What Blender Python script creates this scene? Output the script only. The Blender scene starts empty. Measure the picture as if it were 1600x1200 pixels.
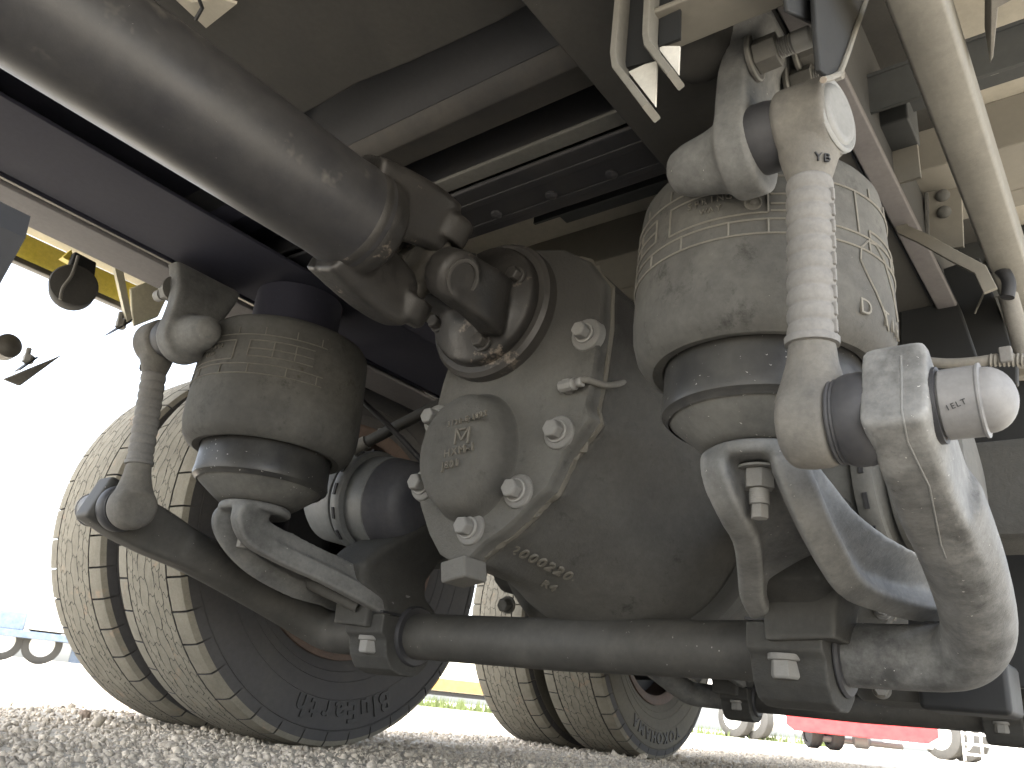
import bpy, bmesh, math, random
import numpy as np
from mathutils import Vector, Matrix, noise
R = math.radians
S = bpy.context.scene
C = S.collection
random.seed(7); rng = np.random.default_rng(7)

# ------------------------------------------------------------------ camera, sky, sun, exposure
F = 1270.0
CAM_H = 0.125
def _cam_basis():
    v1 = np.array([1075., -620., -F]); v1 /= np.linalg.norm(v1)
    v2 = np.array([-1750., -325., -F]); v2 /= np.linalg.norm(v2)
    U, s, V = np.linalg.svd(np.stack([v1, v2], 1), full_matrices=False); Q = U @ V
    return np.stack([Q[:, 0], Q[:, 1], np.cross(Q[:, 0], Q[:, 1])], 1)
RC = _cam_basis()
cam_d = bpy.data.cameras.new('camera'); cam = bpy.data.objects.new('camera', cam_d); C.objects.link(cam)
M = Matrix([list(r) for r in RC.T]).to_4x4(); M.translation = Vector((0, 0, CAM_H))
cam.matrix_world = M
cam_d.sensor_fit = 'HORIZONTAL'; cam_d.sensor_width = 36; cam_d.lens = F / 1600 * 36
cam_d.clip_start = 0.01; cam_d.clip_end = 2000
cam_d.dof.use_dof = True; cam_d.dof.focus_distance = 1.0; cam_d.dof.aperture_fstop = 22
S.camera = cam
SUN_EL, SUN_AZ = 52, -9       # the sun stands ahead of the truck, towards -X and a little to +Y
wd = bpy.data.worlds.new('World'); S.world = wd; wd.use_nodes = True
nt = wd.node_tree; bg = nt.nodes['Background']
sky = nt.nodes.new('ShaderNodeTexSky'); sky.sky_type = 'NISHITA'; sky.sun_disc = False
sd = Vector((-math.cos(R(SUN_EL)) * math.cos(R(SUN_AZ)), math.cos(R(SUN_EL)) * math.sin(R(SUN_AZ)), math.sin(R(SUN_EL))))
sky.sun_elevation = R(SUN_EL); sky.sun_rotation = math.atan2(sd.x, sd.y); sky.air_density = 1.0; sky.dust_density = 2.5
hs = nt.nodes.new('ShaderNodeHueSaturation'); hs.inputs['Saturation'].default_value = .45; nt.links.new(sky.outputs[0], hs.inputs['Color'])
nt.links.new(hs.outputs[0], bg.inputs[0]); bg.inputs[1].default_value = 0.15
sl = bpy.data.lights.new('sun', 'SUN'); sl.energy = 4.5; sl.angle = R(0.5); sl.color = (1, .965, .91)
so = bpy.data.objects.new('sun', sl); C.objects.link(so); so.rotation_euler = sd.to_track_quat('Z', 'Y').to_euler()
S.view_settings.view_transform = 'Standard'; S.view_settings.look = 'None'
S.view_settings.gamma = 1; S.view_settings.use_curve_mapping = False
S.view_settings.exposure = 2.56
S.render.engine = 'CYCLES'
S.cycles.use_denoising = True; S.cycles.max_bounces = 8; S.cycles.diffuse_bounces = 6; S.cycles.glossy_bounces = 4
S.cycles.caustics_reflective = False; S.cycles.caustics_refractive = False

CY = 0.755                    # the truck's centre line
def at(px, py, **k):          # where a line of sight of the survey meets a plane of the truck
    d = RC.T @ np.array([(px - 800) / F, -(py - 600) / F, -1.0]); o = np.array([0, 0, CAM_H])
    (a, v), = k.items(); i = 'XYZ'.index(a)
    return Vector(o + (v - o[i]) / d[i] * d)

# ------------------------------------------------------------------ materials
def mat(name, c1, c2=None, scale=9, rough=.7, metal=0, bump=.12, speck=0, speckc=(.5, .49, .46), rough2=None, lo=.36, hi=.66, bscale=90, c3=None, stain=.0, worn=0, grime_shade=0):
    m = bpy.data.materials.new(name); m.use_nodes = True; N = m.node_tree.nodes; L = m.node_tree.links
    b = N['Principled BSDF']; tc = N.new('ShaderNodeNewGeometry')
    out = tc.outputs['Position']
    def noise_(s, d=6, r=.6):
        n = N.new('ShaderNodeTexNoise'); n.inputs['Scale'].default_value = s; n.inputs['Detail'].default_value = d; n.inputs['Roughness'].default_value = r
        L.new(out, n.inputs['Vector']); return n.outputs['Fac']
    def ramp(src, a, b_):
        r = N.new('ShaderNodeMapRange'); r.inputs[1].default_value = a; r.inputs[2].default_value = b_; L.new(src, r.inputs[0]); return r.outputs[0]
    def mix(fac, A, B):
        x = N.new('ShaderNodeMix'); x.data_type = 'RGBA'
        if isinstance(fac, float): x.inputs[0].default_value = fac
        else: L.new(fac, x.inputs[0])
        for i, v in ((6, A), (7, B)):
            if isinstance(v, tuple): x.inputs[i].default_value = (*v, 1)
            else: L.new(v, x.inputs[i])
        return x.outputs[2]
    c2 = c2 or tuple(min(1, x * 1.5) for x in c1)
    f = ramp(noise_(scale, 10, .72), lo, hi)
    col = mix(f, c1, c2)
    fine = ramp(noise_(scale * 14, 4, .7), .35, .7)
    x = N.new('ShaderNodeMix'); x.data_type = 'RGBA'; x.blend_type = 'MULTIPLY'; x.inputs[0].default_value = .16
    L.new(col, x.inputs[6])
    g = N.new('ShaderNodeCombineColor'); [L.new(fine, g.inputs[i]) for i in range(3)]; L.new(g.outputs[0], x.inputs[7]); col = x.outputs[2]
    if c3:
        col = mix(ramp(noise_(scale * .55 + 3, 5, .75), .60, .66), col, c3)
    if stain:
        col = mix(ramp(noise_(scale * 3.3, 8, .8), .70 - stain * .15, .74), col, tuple(v * .35 for v in c1))
    if speck:
        v = N.new('ShaderNodeTexVoronoi'); v.inputs['Scale'].default_value = 130
        wn = N.new('ShaderNodeTexNoise'); wn.inputs['Scale'].default_value = 420; wn.inputs['Detail'].default_value = 3; L.new(out, wn.inputs['Vector'])
        wa = N.new('ShaderNodeVectorMath'); wa.operation = 'MULTIPLY_ADD'; wa.inputs[1].default_value = (.006, .006, .006); L.new(wn.outputs['Color'], wa.inputs[0]); L.new(out, wa.inputs[2]); L.new(wa.outputs[0], v.inputs['Vector'])
        v.inputs['Randomness'].default_value = 1
        lt = N.new('ShaderNodeMath'); lt.operation = 'LESS_THAN'; L.new(v.outputs['Distance'], lt.inputs[0])
        w = N.new('ShaderNodeMath'); w.operation = 'MULTIPLY_ADD'; sc = N.new('ShaderNodeSeparateColor'); L.new(v.outputs['Color'], sc.inputs[0])
        L.new(sc.outputs[0], w.inputs[0]); w.inputs[1].default_value = .34; w.inputs[2].default_value = -.34 + .085 * speck
        L.new(w.outputs[0], lt.inputs[1]); sp = N.new('ShaderNodeMath'); sp.operation = 'MULTIPLY'; sp.inputs[1].default_value = .8; L.new(lt.outputs[0], sp.inputs[0])
        col = mix(sp.outputs[0], col, speckc)
    if grime_shade:  # darkens with height: black oily fuzz, and shade put into the colour
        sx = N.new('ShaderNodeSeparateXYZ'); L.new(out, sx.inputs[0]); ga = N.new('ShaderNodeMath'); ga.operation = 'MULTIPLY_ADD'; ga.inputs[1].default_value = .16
        L.new(noise_(9, 8, .7), ga.inputs[0]); L.new(sx.outputs[2], ga.inputs[2]); col = mix(ramp(ga.outputs[0], grime_shade, grime_shade + .09), col, (.016, .015, .014))
    if worn:
        pt = ramp(tc.outputs['Pointiness'], .515, .60); wm = N.new('ShaderNodeMath'); wm.operation = 'MULTIPLY'; wm.inputs[1].default_value = worn
        L.new(pt, wm.inputs[0]); col = mix(wm.outputs[0], col, tuple(min(1, v * 2.1 + .03) for v in c2))
    L.new(col, b.inputs['Base Color'])
    rr = N.new('ShaderNodeMapRange'); rr.inputs[3].default_value = rough; rr.inputs[4].default_value = rough2 or min(1, rough + .15)
    L.new(f, rr.inputs[0]); L.new(rr.outputs[0], b.inputs['Roughness']); b.inputs['Metallic'].default_value = metal
    if bump:
        bp = N.new('ShaderNodeBump'); bp.inputs['Strength'].default_value = bump; bp.inputs['Distance'].default_value = .004
        L.new(noise_(bscale, 6, .7), bp.inputs['Height']); L.new(bp.outputs[0], b.inputs['Normal'])
    return m
MT = dict(
    frame=mat('dark_navy_frame_paint', (.020, .021, .038), (.036, .036, .054), rough=.75, bump=.05, speck=.35),
    flange=mat('dusty_frame_flange', (0.1360, 0.1275, 0.1318), (0.1785, 0.1700, 0.1700), rough=.6, bump=.08, speck=.4),
    plate=mat('dusty_dark_plate', (0.0382, 0.0372, 0.0347), (0.0561, 0.0536, 0.0485), rough=.7, bump=.06, speck=.4),
    cross=mat('crossmember_paint', (0.0275, 0.0275, 0.0286), (0.0605, 0.0550, 0.0484), scale=5, rough=.6, bump=.06),
    crossd=mat('black_crossmember_paint', (0.0176, 0.0184, 0.0240), (0.0360, 0.0344, 0.0336), scale=5, rough=.6, bump=.06),
    strip=mat('dusty_strip', (0.0931, 0.0930, 0.0859), (0.1164, 0.1140, 0.1081), rough=.8),
    floor=mat('body_floor_panel', (0.4166, 0.3869, 0.3274), (0.4960, 0.4662, 0.3968), scale=3, rough=.8, bump=.04, speck=.5, speckc=(.2, .17, .13)),
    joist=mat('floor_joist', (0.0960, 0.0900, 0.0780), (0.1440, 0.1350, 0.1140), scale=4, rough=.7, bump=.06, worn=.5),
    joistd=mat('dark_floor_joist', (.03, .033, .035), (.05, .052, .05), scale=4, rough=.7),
    shaft=mat('driveshaft_steel', (0.0312, 0.0312, 0.0354), (0.0688, 0.0669, 0.0658), scale=5, rough=.36, rough2=.56, bump=.05, speck=.9, speckc=(.28, .27, .27), c3=(.10, .095, .088)),
    yoke=mat('oily_yoke_steel', (0.0181, 0.0172, 0.0166), (0.0393, 0.0363, 0.0333), scale=16, rough=.35, rough2=.7, bump=.25, bscale=45, c3=(.20, .17, .14), stain=.5, worn=.5),
    brass=mat('worn_steel', (0.0680, 0.0624, 0.0544), (0.1120, 0.1040, 0.0880), scale=20, rough=.4, bump=.2, metal=.3),
    cast=mat('dusty_cast_iron', (0.0626, 0.0613, 0.0573), (0.0974, 0.0957, 0.0881), scale=6, rough=.85, bump=.5, bscale=170, speck=.25, stain=.8, worn=.5, grime_shade=.645),
    castd=mat('dark_cast_iron', (0.0313, 0.0313, 0.0295), (0.0640, 0.0638, 0.0597), scale=5, rough=.8, bump=.45, bscale=170, stain=.3, worn=.5, grime_shade=.645),
    gasket=mat('sealant', (0.1320, 0.1238, 0.1045), (0.1650, 0.1540, 0.1320), scale=40, rough=.8, bump=.3),
    bellow=mat('dusty_rubber_bellow', (0.0626, 0.0617, 0.0583), (0.1214, 0.1199, 0.1111), scale=7, rough=.8, bump=.22, speck=.7, stain=1.0, speckc=(.36, .35, .32), c3=(.05, .044, .036)),
    rib=mat('bellow_ribs', (0.1440, 0.1368, 0.1224), (0.1872, 0.1800, 0.1584), rough=.8),
    piston=mat('black_piston', (0.0193, 0.0198, 0.0220), (0.0550, 0.0539, 0.0495), scale=8, rough=.3, rough2=.65, bump=.08, speck=2.0, speckc=(.4, .4, .38)),
    cone=mat('dusty_piston_cone', (0.0720, 0.0721, 0.0688), (0.1462, 0.1444, 0.1351), scale=8, rough=.75, bump=.08, speck=1.6),
    boot=mat('dusty_rod', (0.1685, 0.1670, 0.1641), (0.2202, 0.2171, 0.2114), scale=16, rough=.85, bump=.14, bscale=220, stain=.1),
    eye=mat('grey_rod_eye', (0.1139, 0.1105, 0.1038), (0.2009, 0.1918, 0.1730), scale=12, rough=.85, bump=.25, bscale=200, worn=.15),
    rub=mat('black_rubber', (.028, .029, .034), (.05, .05, .054), rough=.55, bump=.05),
    housing=mat('grey_housing', (.085, .086, .084), (.13, .13, .122), scale=8, rough=.7, bump=.15, speck=.8),
    cap=mat('grey_cap', (0.1760, 0.1815, 0.1815), (0.2090, 0.2118, 0.2090), scale=14, rough=.45, bump=.04, stain=.2),
    capd=mat('grey_plastic_cap', (0.1760, 0.1760, 0.1800), (0.2080, 0.2080, 0.2080), scale=10, rough=.5, bump=.04, speck=.3),
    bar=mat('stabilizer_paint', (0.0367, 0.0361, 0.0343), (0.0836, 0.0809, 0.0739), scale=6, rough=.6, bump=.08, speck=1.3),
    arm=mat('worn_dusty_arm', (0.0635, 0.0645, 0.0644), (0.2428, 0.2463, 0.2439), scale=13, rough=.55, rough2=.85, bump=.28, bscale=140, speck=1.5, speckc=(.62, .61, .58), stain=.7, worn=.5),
    brk=mat('cast_bracket', (0.0865, 0.0882, 0.0879), (0.2081, 0.2104, 0.2054), scale=10, rough=.7, bump=.28, bscale=150, speck=1.2, stain=.4, worn=.5),
    bolt=mat('dusty_bolt', (0.1290, 0.1274, 0.1224), (0.1833, 0.1820, 0.1744), scale=30, rough=.65, bump=.2, metal=.15, worn=.5),
    boltd=mat('dark_bolt', (0.0800, 0.0776, 0.0720), (0.1280, 0.1240, 0.1120), scale=30, rough=.6, bump=.2, metal=.2, worn=.5),
    chamber=mat('brake_chamber_paint', (0.1390, 0.1463, 0.1499), (0.2194, 0.2268, 0.2268), scale=7, rough=.45, bump=.06, speck=.6),
    chamberd=mat('dark_chamber_paint', (0.0595, 0.0612, 0.0765), (0.1020, 0.1020, 0.1105), scale=7, rough=.5, bump=.05),
    tread=mat('dusty_tread_rubber', (0.1676, 0.1552, 0.1240), (0.2328, 0.2178, 0.1768), scale=18, rough=.95, bump=.25, stain=.4, c3=(.24, .19, .14)),
    wall=mat('tyre_sidewall', (0.0525, 0.0513, 0.0550), (0.0775, 0.0750, 0.0725), scale=6, rough=.75, bump=.08, speck=.3),
    wall2=mat('dusty_tyre_sidewall', (.105, .098, .083), (.15, .14, .115), scale=6, rough=.85, bump=.08, speck=.3),
    letter=mat('raised_sidewall_rubber', (0.0108, 0.0108, 0.0120), (0.0156, 0.0156, 0.0168), rough=.4, bump=.02),
    letter2=mat('raised_dusty_rubber', (.04, .038, .034), (.055, .05, .045), rough=.6, bump=.02),
    rim=mat('rusty_rim', (0.0800, 0.0520, 0.0400), (0.1360, 0.0960, 0.0760), scale=20, rough=.7, bump=.15),
    hose=mat('grey_hose', (.16, .155, .14), (.22, .21, .19), rough=.7),
    black=mat('matt_black', (0.0160, 0.0168, 0.0200), (0.0280, 0.0288, 0.0320), rough=.6, bump=.03),
    mud=mat('black_mudguard', (0.0070, 0.0080, 0.0090), (0.0110, 0.0120, 0.0130), scale=4, rough=.6, bump=.03),
    yellow=mat('yellow_paint', (0.7750, 0.6250, 0.0750), (0.8750, 0.7250, 0.1500), rough=.4, bump=.02),
    white=mat('white_paint', (0.6840, 0.6745, 0.6270), (0.7410, 0.7315, 0.6935), rough=.5, bump=.02),
    cream=mat('cream_paint', (.55, .53, .42), (.62, .60, .50), rough=.5, bump=.02),
    red=mat('red_paint', (.42, .018, .022), (.48, .03, .03), rough=.4, bump=.01),
    orange=mat('orange_paint', (0.3120, 0.1584, 0.0288), (0.3360, 0.1920, 0.0480), rough=.5, bump=.01),
    blue=mat('blue_grey_paint', (0.0792, 0.1122, 0.1650), (0.1320, 0.1650, 0.2178), rough=.5, bump=.01),
    green=mat('weed_green', (0.0504, 0.0720, 0.0180), (0.0864, 0.1080, 0.0300), rough=.8),
    beam=mat('dusty_square_tube', (0.1459, 0.1408, 0.1255), (0.2049, 0.1984, 0.1764), scale=7, rough=.6, bump=.12, c3=(.20, .17, .14)),
    gravel=mat('gravel', (0.3981, 0.3651, 0.3096), (0.5895, 0.5406, 0.4515), scale=60, rough=.95, bump=.5, bscale=300),
    stone=mat('crushed_stone', (0.3004, 0.2672, 0.2262), (0.8700, 0.7699, 0.6302), scale=35, rough=.9, bump=.3, bscale=400, c3=(.22, .19, .16)),
    stoneb=mat('brown_stone', (.22, .17, .13), (.30, .24, .19), scale=60, rough=.9, bump=.4, bscale=400),
    mesh_=mat('blue_strap', (.05, .09, .2), rough=.6),
)

# ------------------------------------------------------------------ mesh helpers
def V(*a): return Vector(a)
def frame_from(z, up=None):
    z = Vector(z).normalized(); up = Vector(up or (0, 0, 1))
    if abs(z.dot(up)) > .98: up = Vector((1, 0, 0))
    x = up.cross(z).normalized(); y = z.cross(x)
    return Matrix((x, y, z)).transposed()
class MB:
    def __init__(s): s.b = bmesh.new(); s.mi = 0
    def face(s, vs):
        try:
            f = s.b.faces.new(vs); f.material_index = s.mi; return f
        except ValueError: return None
    def box(s, c, d, rot=None):
        c = Vector(c); Rm = rot or Matrix.Identity(3)
        v = [s.b.verts.new(c + Rm @ Vector((x * d[0] / 2, y * d[1] / 2, z * d[2] / 2))) for x in (-1, 1) for y in (-1, 1) for z in (-1, 1)]
        for q in ((0, 1, 3, 2), (4, 6, 7, 5), (0, 4, 5, 1), (2, 3, 7, 6), (0, 2, 6, 4), (1, 5, 7, 3)): s.face([v[i] for i in q])
        return s
    def rings(s, rings, caps=True, close=False):
        vr = [[s.b.verts.new(p) for p in r] for r in rings]; n = len(vr[0])
        for i in range(len(vr) if close else len(vr) - 1):
            a, b = vr[i], vr[(i + 1) % len(vr)]
            for j in range(n): s.face([a[j], a[(j + 1) % n], b[(j + 1) % n], b[j]])
        if caps and not close: s.face(vr[0][::-1]); s.face(vr[-1])
        return s
    def tube(s, pts, r, n=16, caps=True, prof=None, up=None):
        pts = [Vector(p) for p in pts]; rs = r if isinstance(r, (list, tuple)) else [r] * len(pts)
        T = []
        for i in range(len(pts)):
            a = pts[max(0, i - 1)]; b = pts[min(len(pts) - 1, i + 1)]; T.append((b - a).normalized())
        F0 = frame_from(T[0], up); x = F0.col[0].copy(); out = []
        for i, p in enumerate(pts):
            x = (x - T[i] * x.dot(T[i])).normalized(); y = T[i].cross(x)
            if prof: out.append([p + x * (a * rs[i]) + y * (b * rs[i]) for a, b in prof])
            else: out.append([p + x * (rs[i] * math.cos(2 * math.pi * k / n)) + y * (rs[i] * math.sin(2 * math.pi * k / n)) for k in range(n)])
        return s.rings(out, caps)
    def lathe(s, o, ax, prof, n=40, caps=True):     # prof: (along axis, radius)
        o = Vector(o); Fm = frame_from(ax)
        rings = [[o + Fm @ Vector((max(r, 1e-4) * math.cos(2 * math.pi * k / n), max(r, 1e-4) * math.sin(2 * math.pi * k / n), a)) for k in range(n)] for a, r in prof]
        return s.rings(rings, caps)
    def prism(s, pts, d):
        d = Vector(d); pts = [Vector(p) for p in pts]
        return s.rings([pts, [p + d for p in pts]])
    def hexn(s, o, ax, r, h, n=6): return s.lathe(o, ax, [(0, r), (h, r)], n)
    def bolt(s, o, ax, r, h, washer=1.25):
        ax = Vector(ax).normalized(); o = Vector(o)
        s.lathe(o, ax, [(0, r * washer), (h * .22, r * washer), (h * .28, r * washer * .96)], 24)
        s.lathe(o + ax * h * .25, ax, [(0, r), (h * .62, r), (h * .75, r * .86)], 6)
        return s
    def build(s, name, m, parent=None, bevel=0, seg=2, smooth=True, rem=0, sm=6, sub=0, ang=40, rounded=True):
        bmesh.ops.recalc_face_normals(s.b, faces=s.b.faces)
        me = bpy.data.meshes.new(name); s.b.to_mesh(me); s.b.free()
        ms = m if isinstance(m, (list, tuple)) else [m]
        for q in ms: me.materials.append(MT[q] if isinstance(q, str) else q)
        o = bpy.data.objects.new(name, me); C.objects.link(o)
        finish(o, bevel, seg, smooth, rem, sm, ang)
        if parent: adopt(o, parent)
        return o
def finish(o, bevel=0, seg=2, smooth=True, rem=0, sm=6, ang=40):
    me = o.data
    if rem:
        r = o.modifiers.new('r', 'REMESH'); r.mode = 'VOXEL'; r.voxel_size = rem; r.use_smooth_shade = True
        q = o.modifiers.new('s', 'SMOOTH'); q.factor = .6; q.iterations = sm
    elif bevel:
        me.shade_smooth() if smooth else None
        b = o.modifiers.new('b', 'BEVEL'); b.width = bevel; b.segments = seg; b.limit_method = 'ANGLE'; b.angle_limit = R(30)
        w = o.modifiers.new('w', 'WEIGHTED_NORMAL'); w.keep_sharp = False
    elif smooth:
        bm = bmesh.new(); bm.from_mesh(me)
        for f in bm.faces: f.smooth = True
        for e in bm.edges:
            if len(e.link_faces) == 2 and e.calc_face_angle(0) > R(ang): e.smooth = False
        bm.to_mesh(me); bm.free()
def adopt(o, p):
    o.parent = p; o.matrix_parent_inverse = p.matrix_basis.inverted() if p.parent is None else (p.parent.matrix_basis @ p.matrix_parent_inverse @ p.matrix_basis).inverted()
def thing(name, label, cat, loc, group=None, kind=None):
    o = bpy.data.objects.new(name, None); C.objects.link(o); o.location = loc; o.empty_display_size = .05
    tag(o, label, cat, group, kind); return o
def tag(o, label=None, cat=None, group=None, kind=None):
    for k, v in (('label', label), ('category', cat), ('group', group), ('kind', kind)):
        if v: o[k] = v
    return o
def kids(o): return [c for c in bpy.data.objects if c.parent == o]
def copy_tree(root, label, loc=None, mirror=False, only=None):
    r = root.copy(); C.objects.link(r); r['label'] = label
    if mirror: r.location = root.location.copy(); r.location.y = 2 * CY - r.location.y; r.scale.y = -1
    if loc: r.location = loc
    for a in kids(root):
        c = a.copy(); C.objects.link(c); c.parent = r; c.matrix_parent_inverse = a.matrix_parent_inverse.copy()
        for b in kids(a):
            d = b.copy(); C.objects.link(d); d.parent = c; d.matrix_parent_inverse = b.matrix_parent_inverse.copy()
    return r
def text_mesh(txt, size, depth, bold=0.0, base=False):
    cu = bpy.data.curves.new('t', 'FONT'); cu.body = txt; cu.size = size; cu.extrude = depth; cu.offset = bold; cu.align_x = 'CENTER'; cu.align_y = 'BOTTOM_BASELINE' if base else 'CENTER'; cu.resolution_u = 3; cu.space_character = 1.22; cu.shear = 0
    o = bpy.data.objects.new('t', cu); C.objects.link(o); bpy.context.view_layer.update()
    me = bpy.data.meshes.new_from_object(o.evaluated_get(bpy.context.evaluated_depsgraph_get()))
    bpy.data.objects.remove(o); bpy.data.curves.remove(cu); return me
def lettering(name, txt, size, depth, o, x, n, m, parent, bold=0):   # o centre, x reading direction, n facing
    me = text_mesh(txt, size, depth, bold); x = Vector(x).normalized(); n = Vector(n).normalized(); y = n.cross(x).normalized(); x = y.cross(n)
    T = Matrix((x, y, n)).transposed().to_4x4(); T.translation = Vector(o); me.transform(T)
    me.materials.clear(); me.materials.append(MT[m]); ob = bpy.data.objects.new(name, me); C.objects.link(ob)
    if parent: adopt(ob, parent)
    return ob
def spline(P, k=8):
    P = [Vector(p) for p in P]; out = []
    for i in range(len(P) - 1):
        a = P[max(0, i - 1)]; b = P[i]; c = P[i + 1]; d = P[min(len(P) - 1, i + 2)]
        for j in range(k):
            t = j / k; out.append(.5 * ((2 * b) + (c - a) * t + (2 * a - 5 * b + 4 * c - d) * t * t + (3 * b - a - 3 * c + d) * t ** 3))
    return out + [P[-1]]
RRECT = [(math.copysign(1, math.cos(a)) * (1 - .28) + .28 * math.cos(a), math.copysign(1, math.sin(a)) * (1 - .28) + .28 * math.sin(a)) for a in [R(q) for q in (15, 45, 75, 105, 135, 165, 195, 225, 255, 285, 315, 345)]]
def rect(a, b): return [(x * a, y * b) for x, y in RRECT]

# ------------------------------------------------------------------ ground
def axis(c, lim, d0, g, flat):
    out = [0.]; d = d0
    while out[-1] < lim:
        out.append(out[-1] + d)
        if out[-1] > flat: d *= g
    a = np.array(out); return np.concatenate([-a[:0:-1], a]) + c
def val_noise(x, y, s, seed):
    r = np.random.default_rng(seed); T = r.random((256, 256)); xs, ys = x / s, y / s
    xi, yi = np.floor(xs).astype(int), np.floor(ys).astype(int); fx, fy = xs - xi, ys - yi
    fx = fx * fx * (3 - 2 * fx); fy = fy * fy * (3 - 2 * fy)
    g = lambda i, j: T[i % 256, j % 256]
    return g(xi, yi) * (1 - fx) * (1 - fy) + g(xi + 1, yi) * fx * (1 - fy) + g(xi, yi + 1) * (1 - fx) * fy + g(xi + 1, yi + 1) * fx * fy
def gheight(x, y):
    near = np.exp(-((np.hypot(x - 1.6, y - 1.6)) / 3.2) ** 2)
    return near * (.010 * (val_noise(x, y, .13, 1) - .5) + .008 * (val_noise(x, y, .045, 2) - .5) + .005 * (val_noise(x, y, .018, 3) - .5)) + .012 * (val_noise(x, y, .6, 4) - .5) * near
ax_, ay_ = axis(1.6, 900, .012, 1.07, 1.5), axis(1.5, 900, .012, 1.07, 1.3)
GX, GY = np.meshgrid(ax_, ay_, indexing='ij'); GZ = gheight(GX, GY)
me = bpy.data.meshes.new('ground'); nx, ny = GX.shape
co = np.stack([GX, GY, GZ], -1).reshape(-1, 3); idx = np.arange(nx * ny).reshape(nx, ny)
fc = np.stack([idx[:-1, :-1], idx[1:, :-1], idx[1:, 1:], idx[:-1, 1:]], -1).reshape(-1, 4)
me.vertices.add(len(co)); me.vertices.foreach_set('co', co.ravel()); me.loops.add(fc.size); me.loops.foreach_set('vertex_index', fc.ravel())
me.polygons.add(len(fc)); me.polygons.foreach_set('loop_start', np.arange(0, fc.size, 4)); me.update(); me.validate(); me.shade_smooth()
me.materials.append(MT['gravel']); g = bpy.data.objects.new('ground', me); C.objects.link(g); g['kind'] = 'structure'
# loose stones
bm = bmesh.new(); bmesh.ops.create_icosphere(bm, subdivisions=1, radius=1); ico_v = np.array([v.co[:] for v in bm.verts]); ico_f = np.array([[v.index for v in f.verts] for f in bm.faces]); bm.free()
def stones(n):
    th = rng.random(n) * R(75) + R(5); d = .45 + 6.0 * rng.random(n) ** 1.7
    x = d * np.cos(th) ; y = d * np.sin(th)
    s = .0013 + .0056 * rng.random(n) ** 6 + .0007 * d; big = rng.random(n) < .012; s[big] *= 2.2
    vs = []; 
    for i in range(n):
        v = ico_v * (1 + (rng.random((12, 1)) - .5) * .9) * (s[i] * (.65 + .7 * rng.random(3)))
        a = rng.random() * 6.28; c_, s_ = math.cos(a), math.sin(a); b = rng.random() * 1.2 - .6; cb, sb = math.cos(b), math.sin(b)
        v = v @ np.array([[1, 0, 0], [0, cb, -sb], [0, sb, cb]]) @ np.array([[c_, -s_, 0], [s_, c_, 0], [0, 0, 1]])
        vs.append(v + np.array([x[i], y[i], 0]))
    vs = np.array(vs); vs[:, :, 2] += (gheight(x, y) + s * .25)[:, None]
    fcs = (ico_f[None] + (np.arange(n) * 12)[:, None, None]).reshape(-1, 3)
    me = bpy.data.meshes.new('gravel_stones'); vv = vs.reshape(-1, 3)
    me.vertices.add(len(vv)); me.vertices.foreach_set('co', vv.ravel()); me.loops.add(fcs.size); me.loops.foreach_set('vertex_index', fcs.ravel())
    me.polygons.add(len(fcs)); me.polygons.foreach_set('loop_start', np.arange(0, fcs.size, 3)); me.update(); me.validate()
    me.materials.append(MT['stone']); o = bpy.data.objects.new('gravel_stones', me); C.objects.link(o)
    tag(o, 'loose crushed stones scattered over the gravel yard', 'gravel', kind='stuff')
stones(80000)
def rock(p, s, m, label):
    bm = bmesh.new(); bmesh.ops.create_icosphere(bm, subdivisions=2, radius=1)
    for v in bm.verts:
        q = v.co.copy(); k = .75 + .5 * noise.noise(q * 1.3 + Vector(p) * 20); v.co = Vector((q.x * s[0], q.y * s[1], q.z * s[2])) * k
    me = bpy.data.meshes.new('rock'); bm.to_mesh(me); bm.free(); me.materials.append(MT[m]); o = bpy.data.objects.new('stone', me); C.objects.link(o)
    o.location = (p[0], p[1], s[2] * .55); tag(o, label, 'stone', 'larger stones on the gravel')
q = at(131, 1124, Z=0.0); rock((q.x, q.y, 0), (.017, .017, .017), 'stoneb', 'brown rounded stone standing up from the gravel left of the tyres')
q = at(208, 1126, Z=0.0); rock((q.x, q.y, 0), (.017, .02, .011), 'stoneb', 'flat brown stone on the gravel just in front of the outer tyre')
q = at(262, 1172, Z=0.0); rock((q.x, q.y, 0), (.020, .022, .011), 'stone', 'wide pale grey stone lying below the gap of the twin tyres')
q = at(145, 1172, Z=0.0); rock((q.x, q.y, 0), (.013, .015, .011), 'stone', 'small pale angular stone at the bottom left of the gravel')

# ------------------------------------------------------------------ truck body over the frame
ZF = 1.06
def simple(name, mb, m, label, cat, group=None, bevel=.004, **k):
    o = mb.build(name, m, bevel=bevel, **k); return tag(o, label, cat, group)
mb = MB(); mb.box((2.0, .755, ZF + .03), (9.0, 2.5, .06)); simple('body_floor', mb, 'floor', 'pale beige underside of the cargo body floor above the frame', 'floor panel')
mb = MB(); mb.box((2.0, .755, 2.3), (9.0, 2.46, 2.4)); simple('cargo_body', mb, 'white', 'white box body of the truck above the floor', 'cargo body')
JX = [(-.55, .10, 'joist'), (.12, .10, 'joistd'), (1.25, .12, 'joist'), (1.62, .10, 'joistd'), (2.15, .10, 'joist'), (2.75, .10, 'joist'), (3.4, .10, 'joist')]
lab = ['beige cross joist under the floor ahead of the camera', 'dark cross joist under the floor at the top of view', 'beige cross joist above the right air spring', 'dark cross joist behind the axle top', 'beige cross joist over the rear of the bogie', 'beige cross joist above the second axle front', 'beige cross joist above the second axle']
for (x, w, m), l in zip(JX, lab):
    mb = MB(); mb.box((x, .755, ZF - .045), (w, 2.3, .09)); mb.box((x + w / 2 + .03, .755, ZF - .085), (.05, 2.3, .006)); simple('floor_joist', mb, m, l, 'joist', 'cross joists under the cargo floor')
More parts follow.
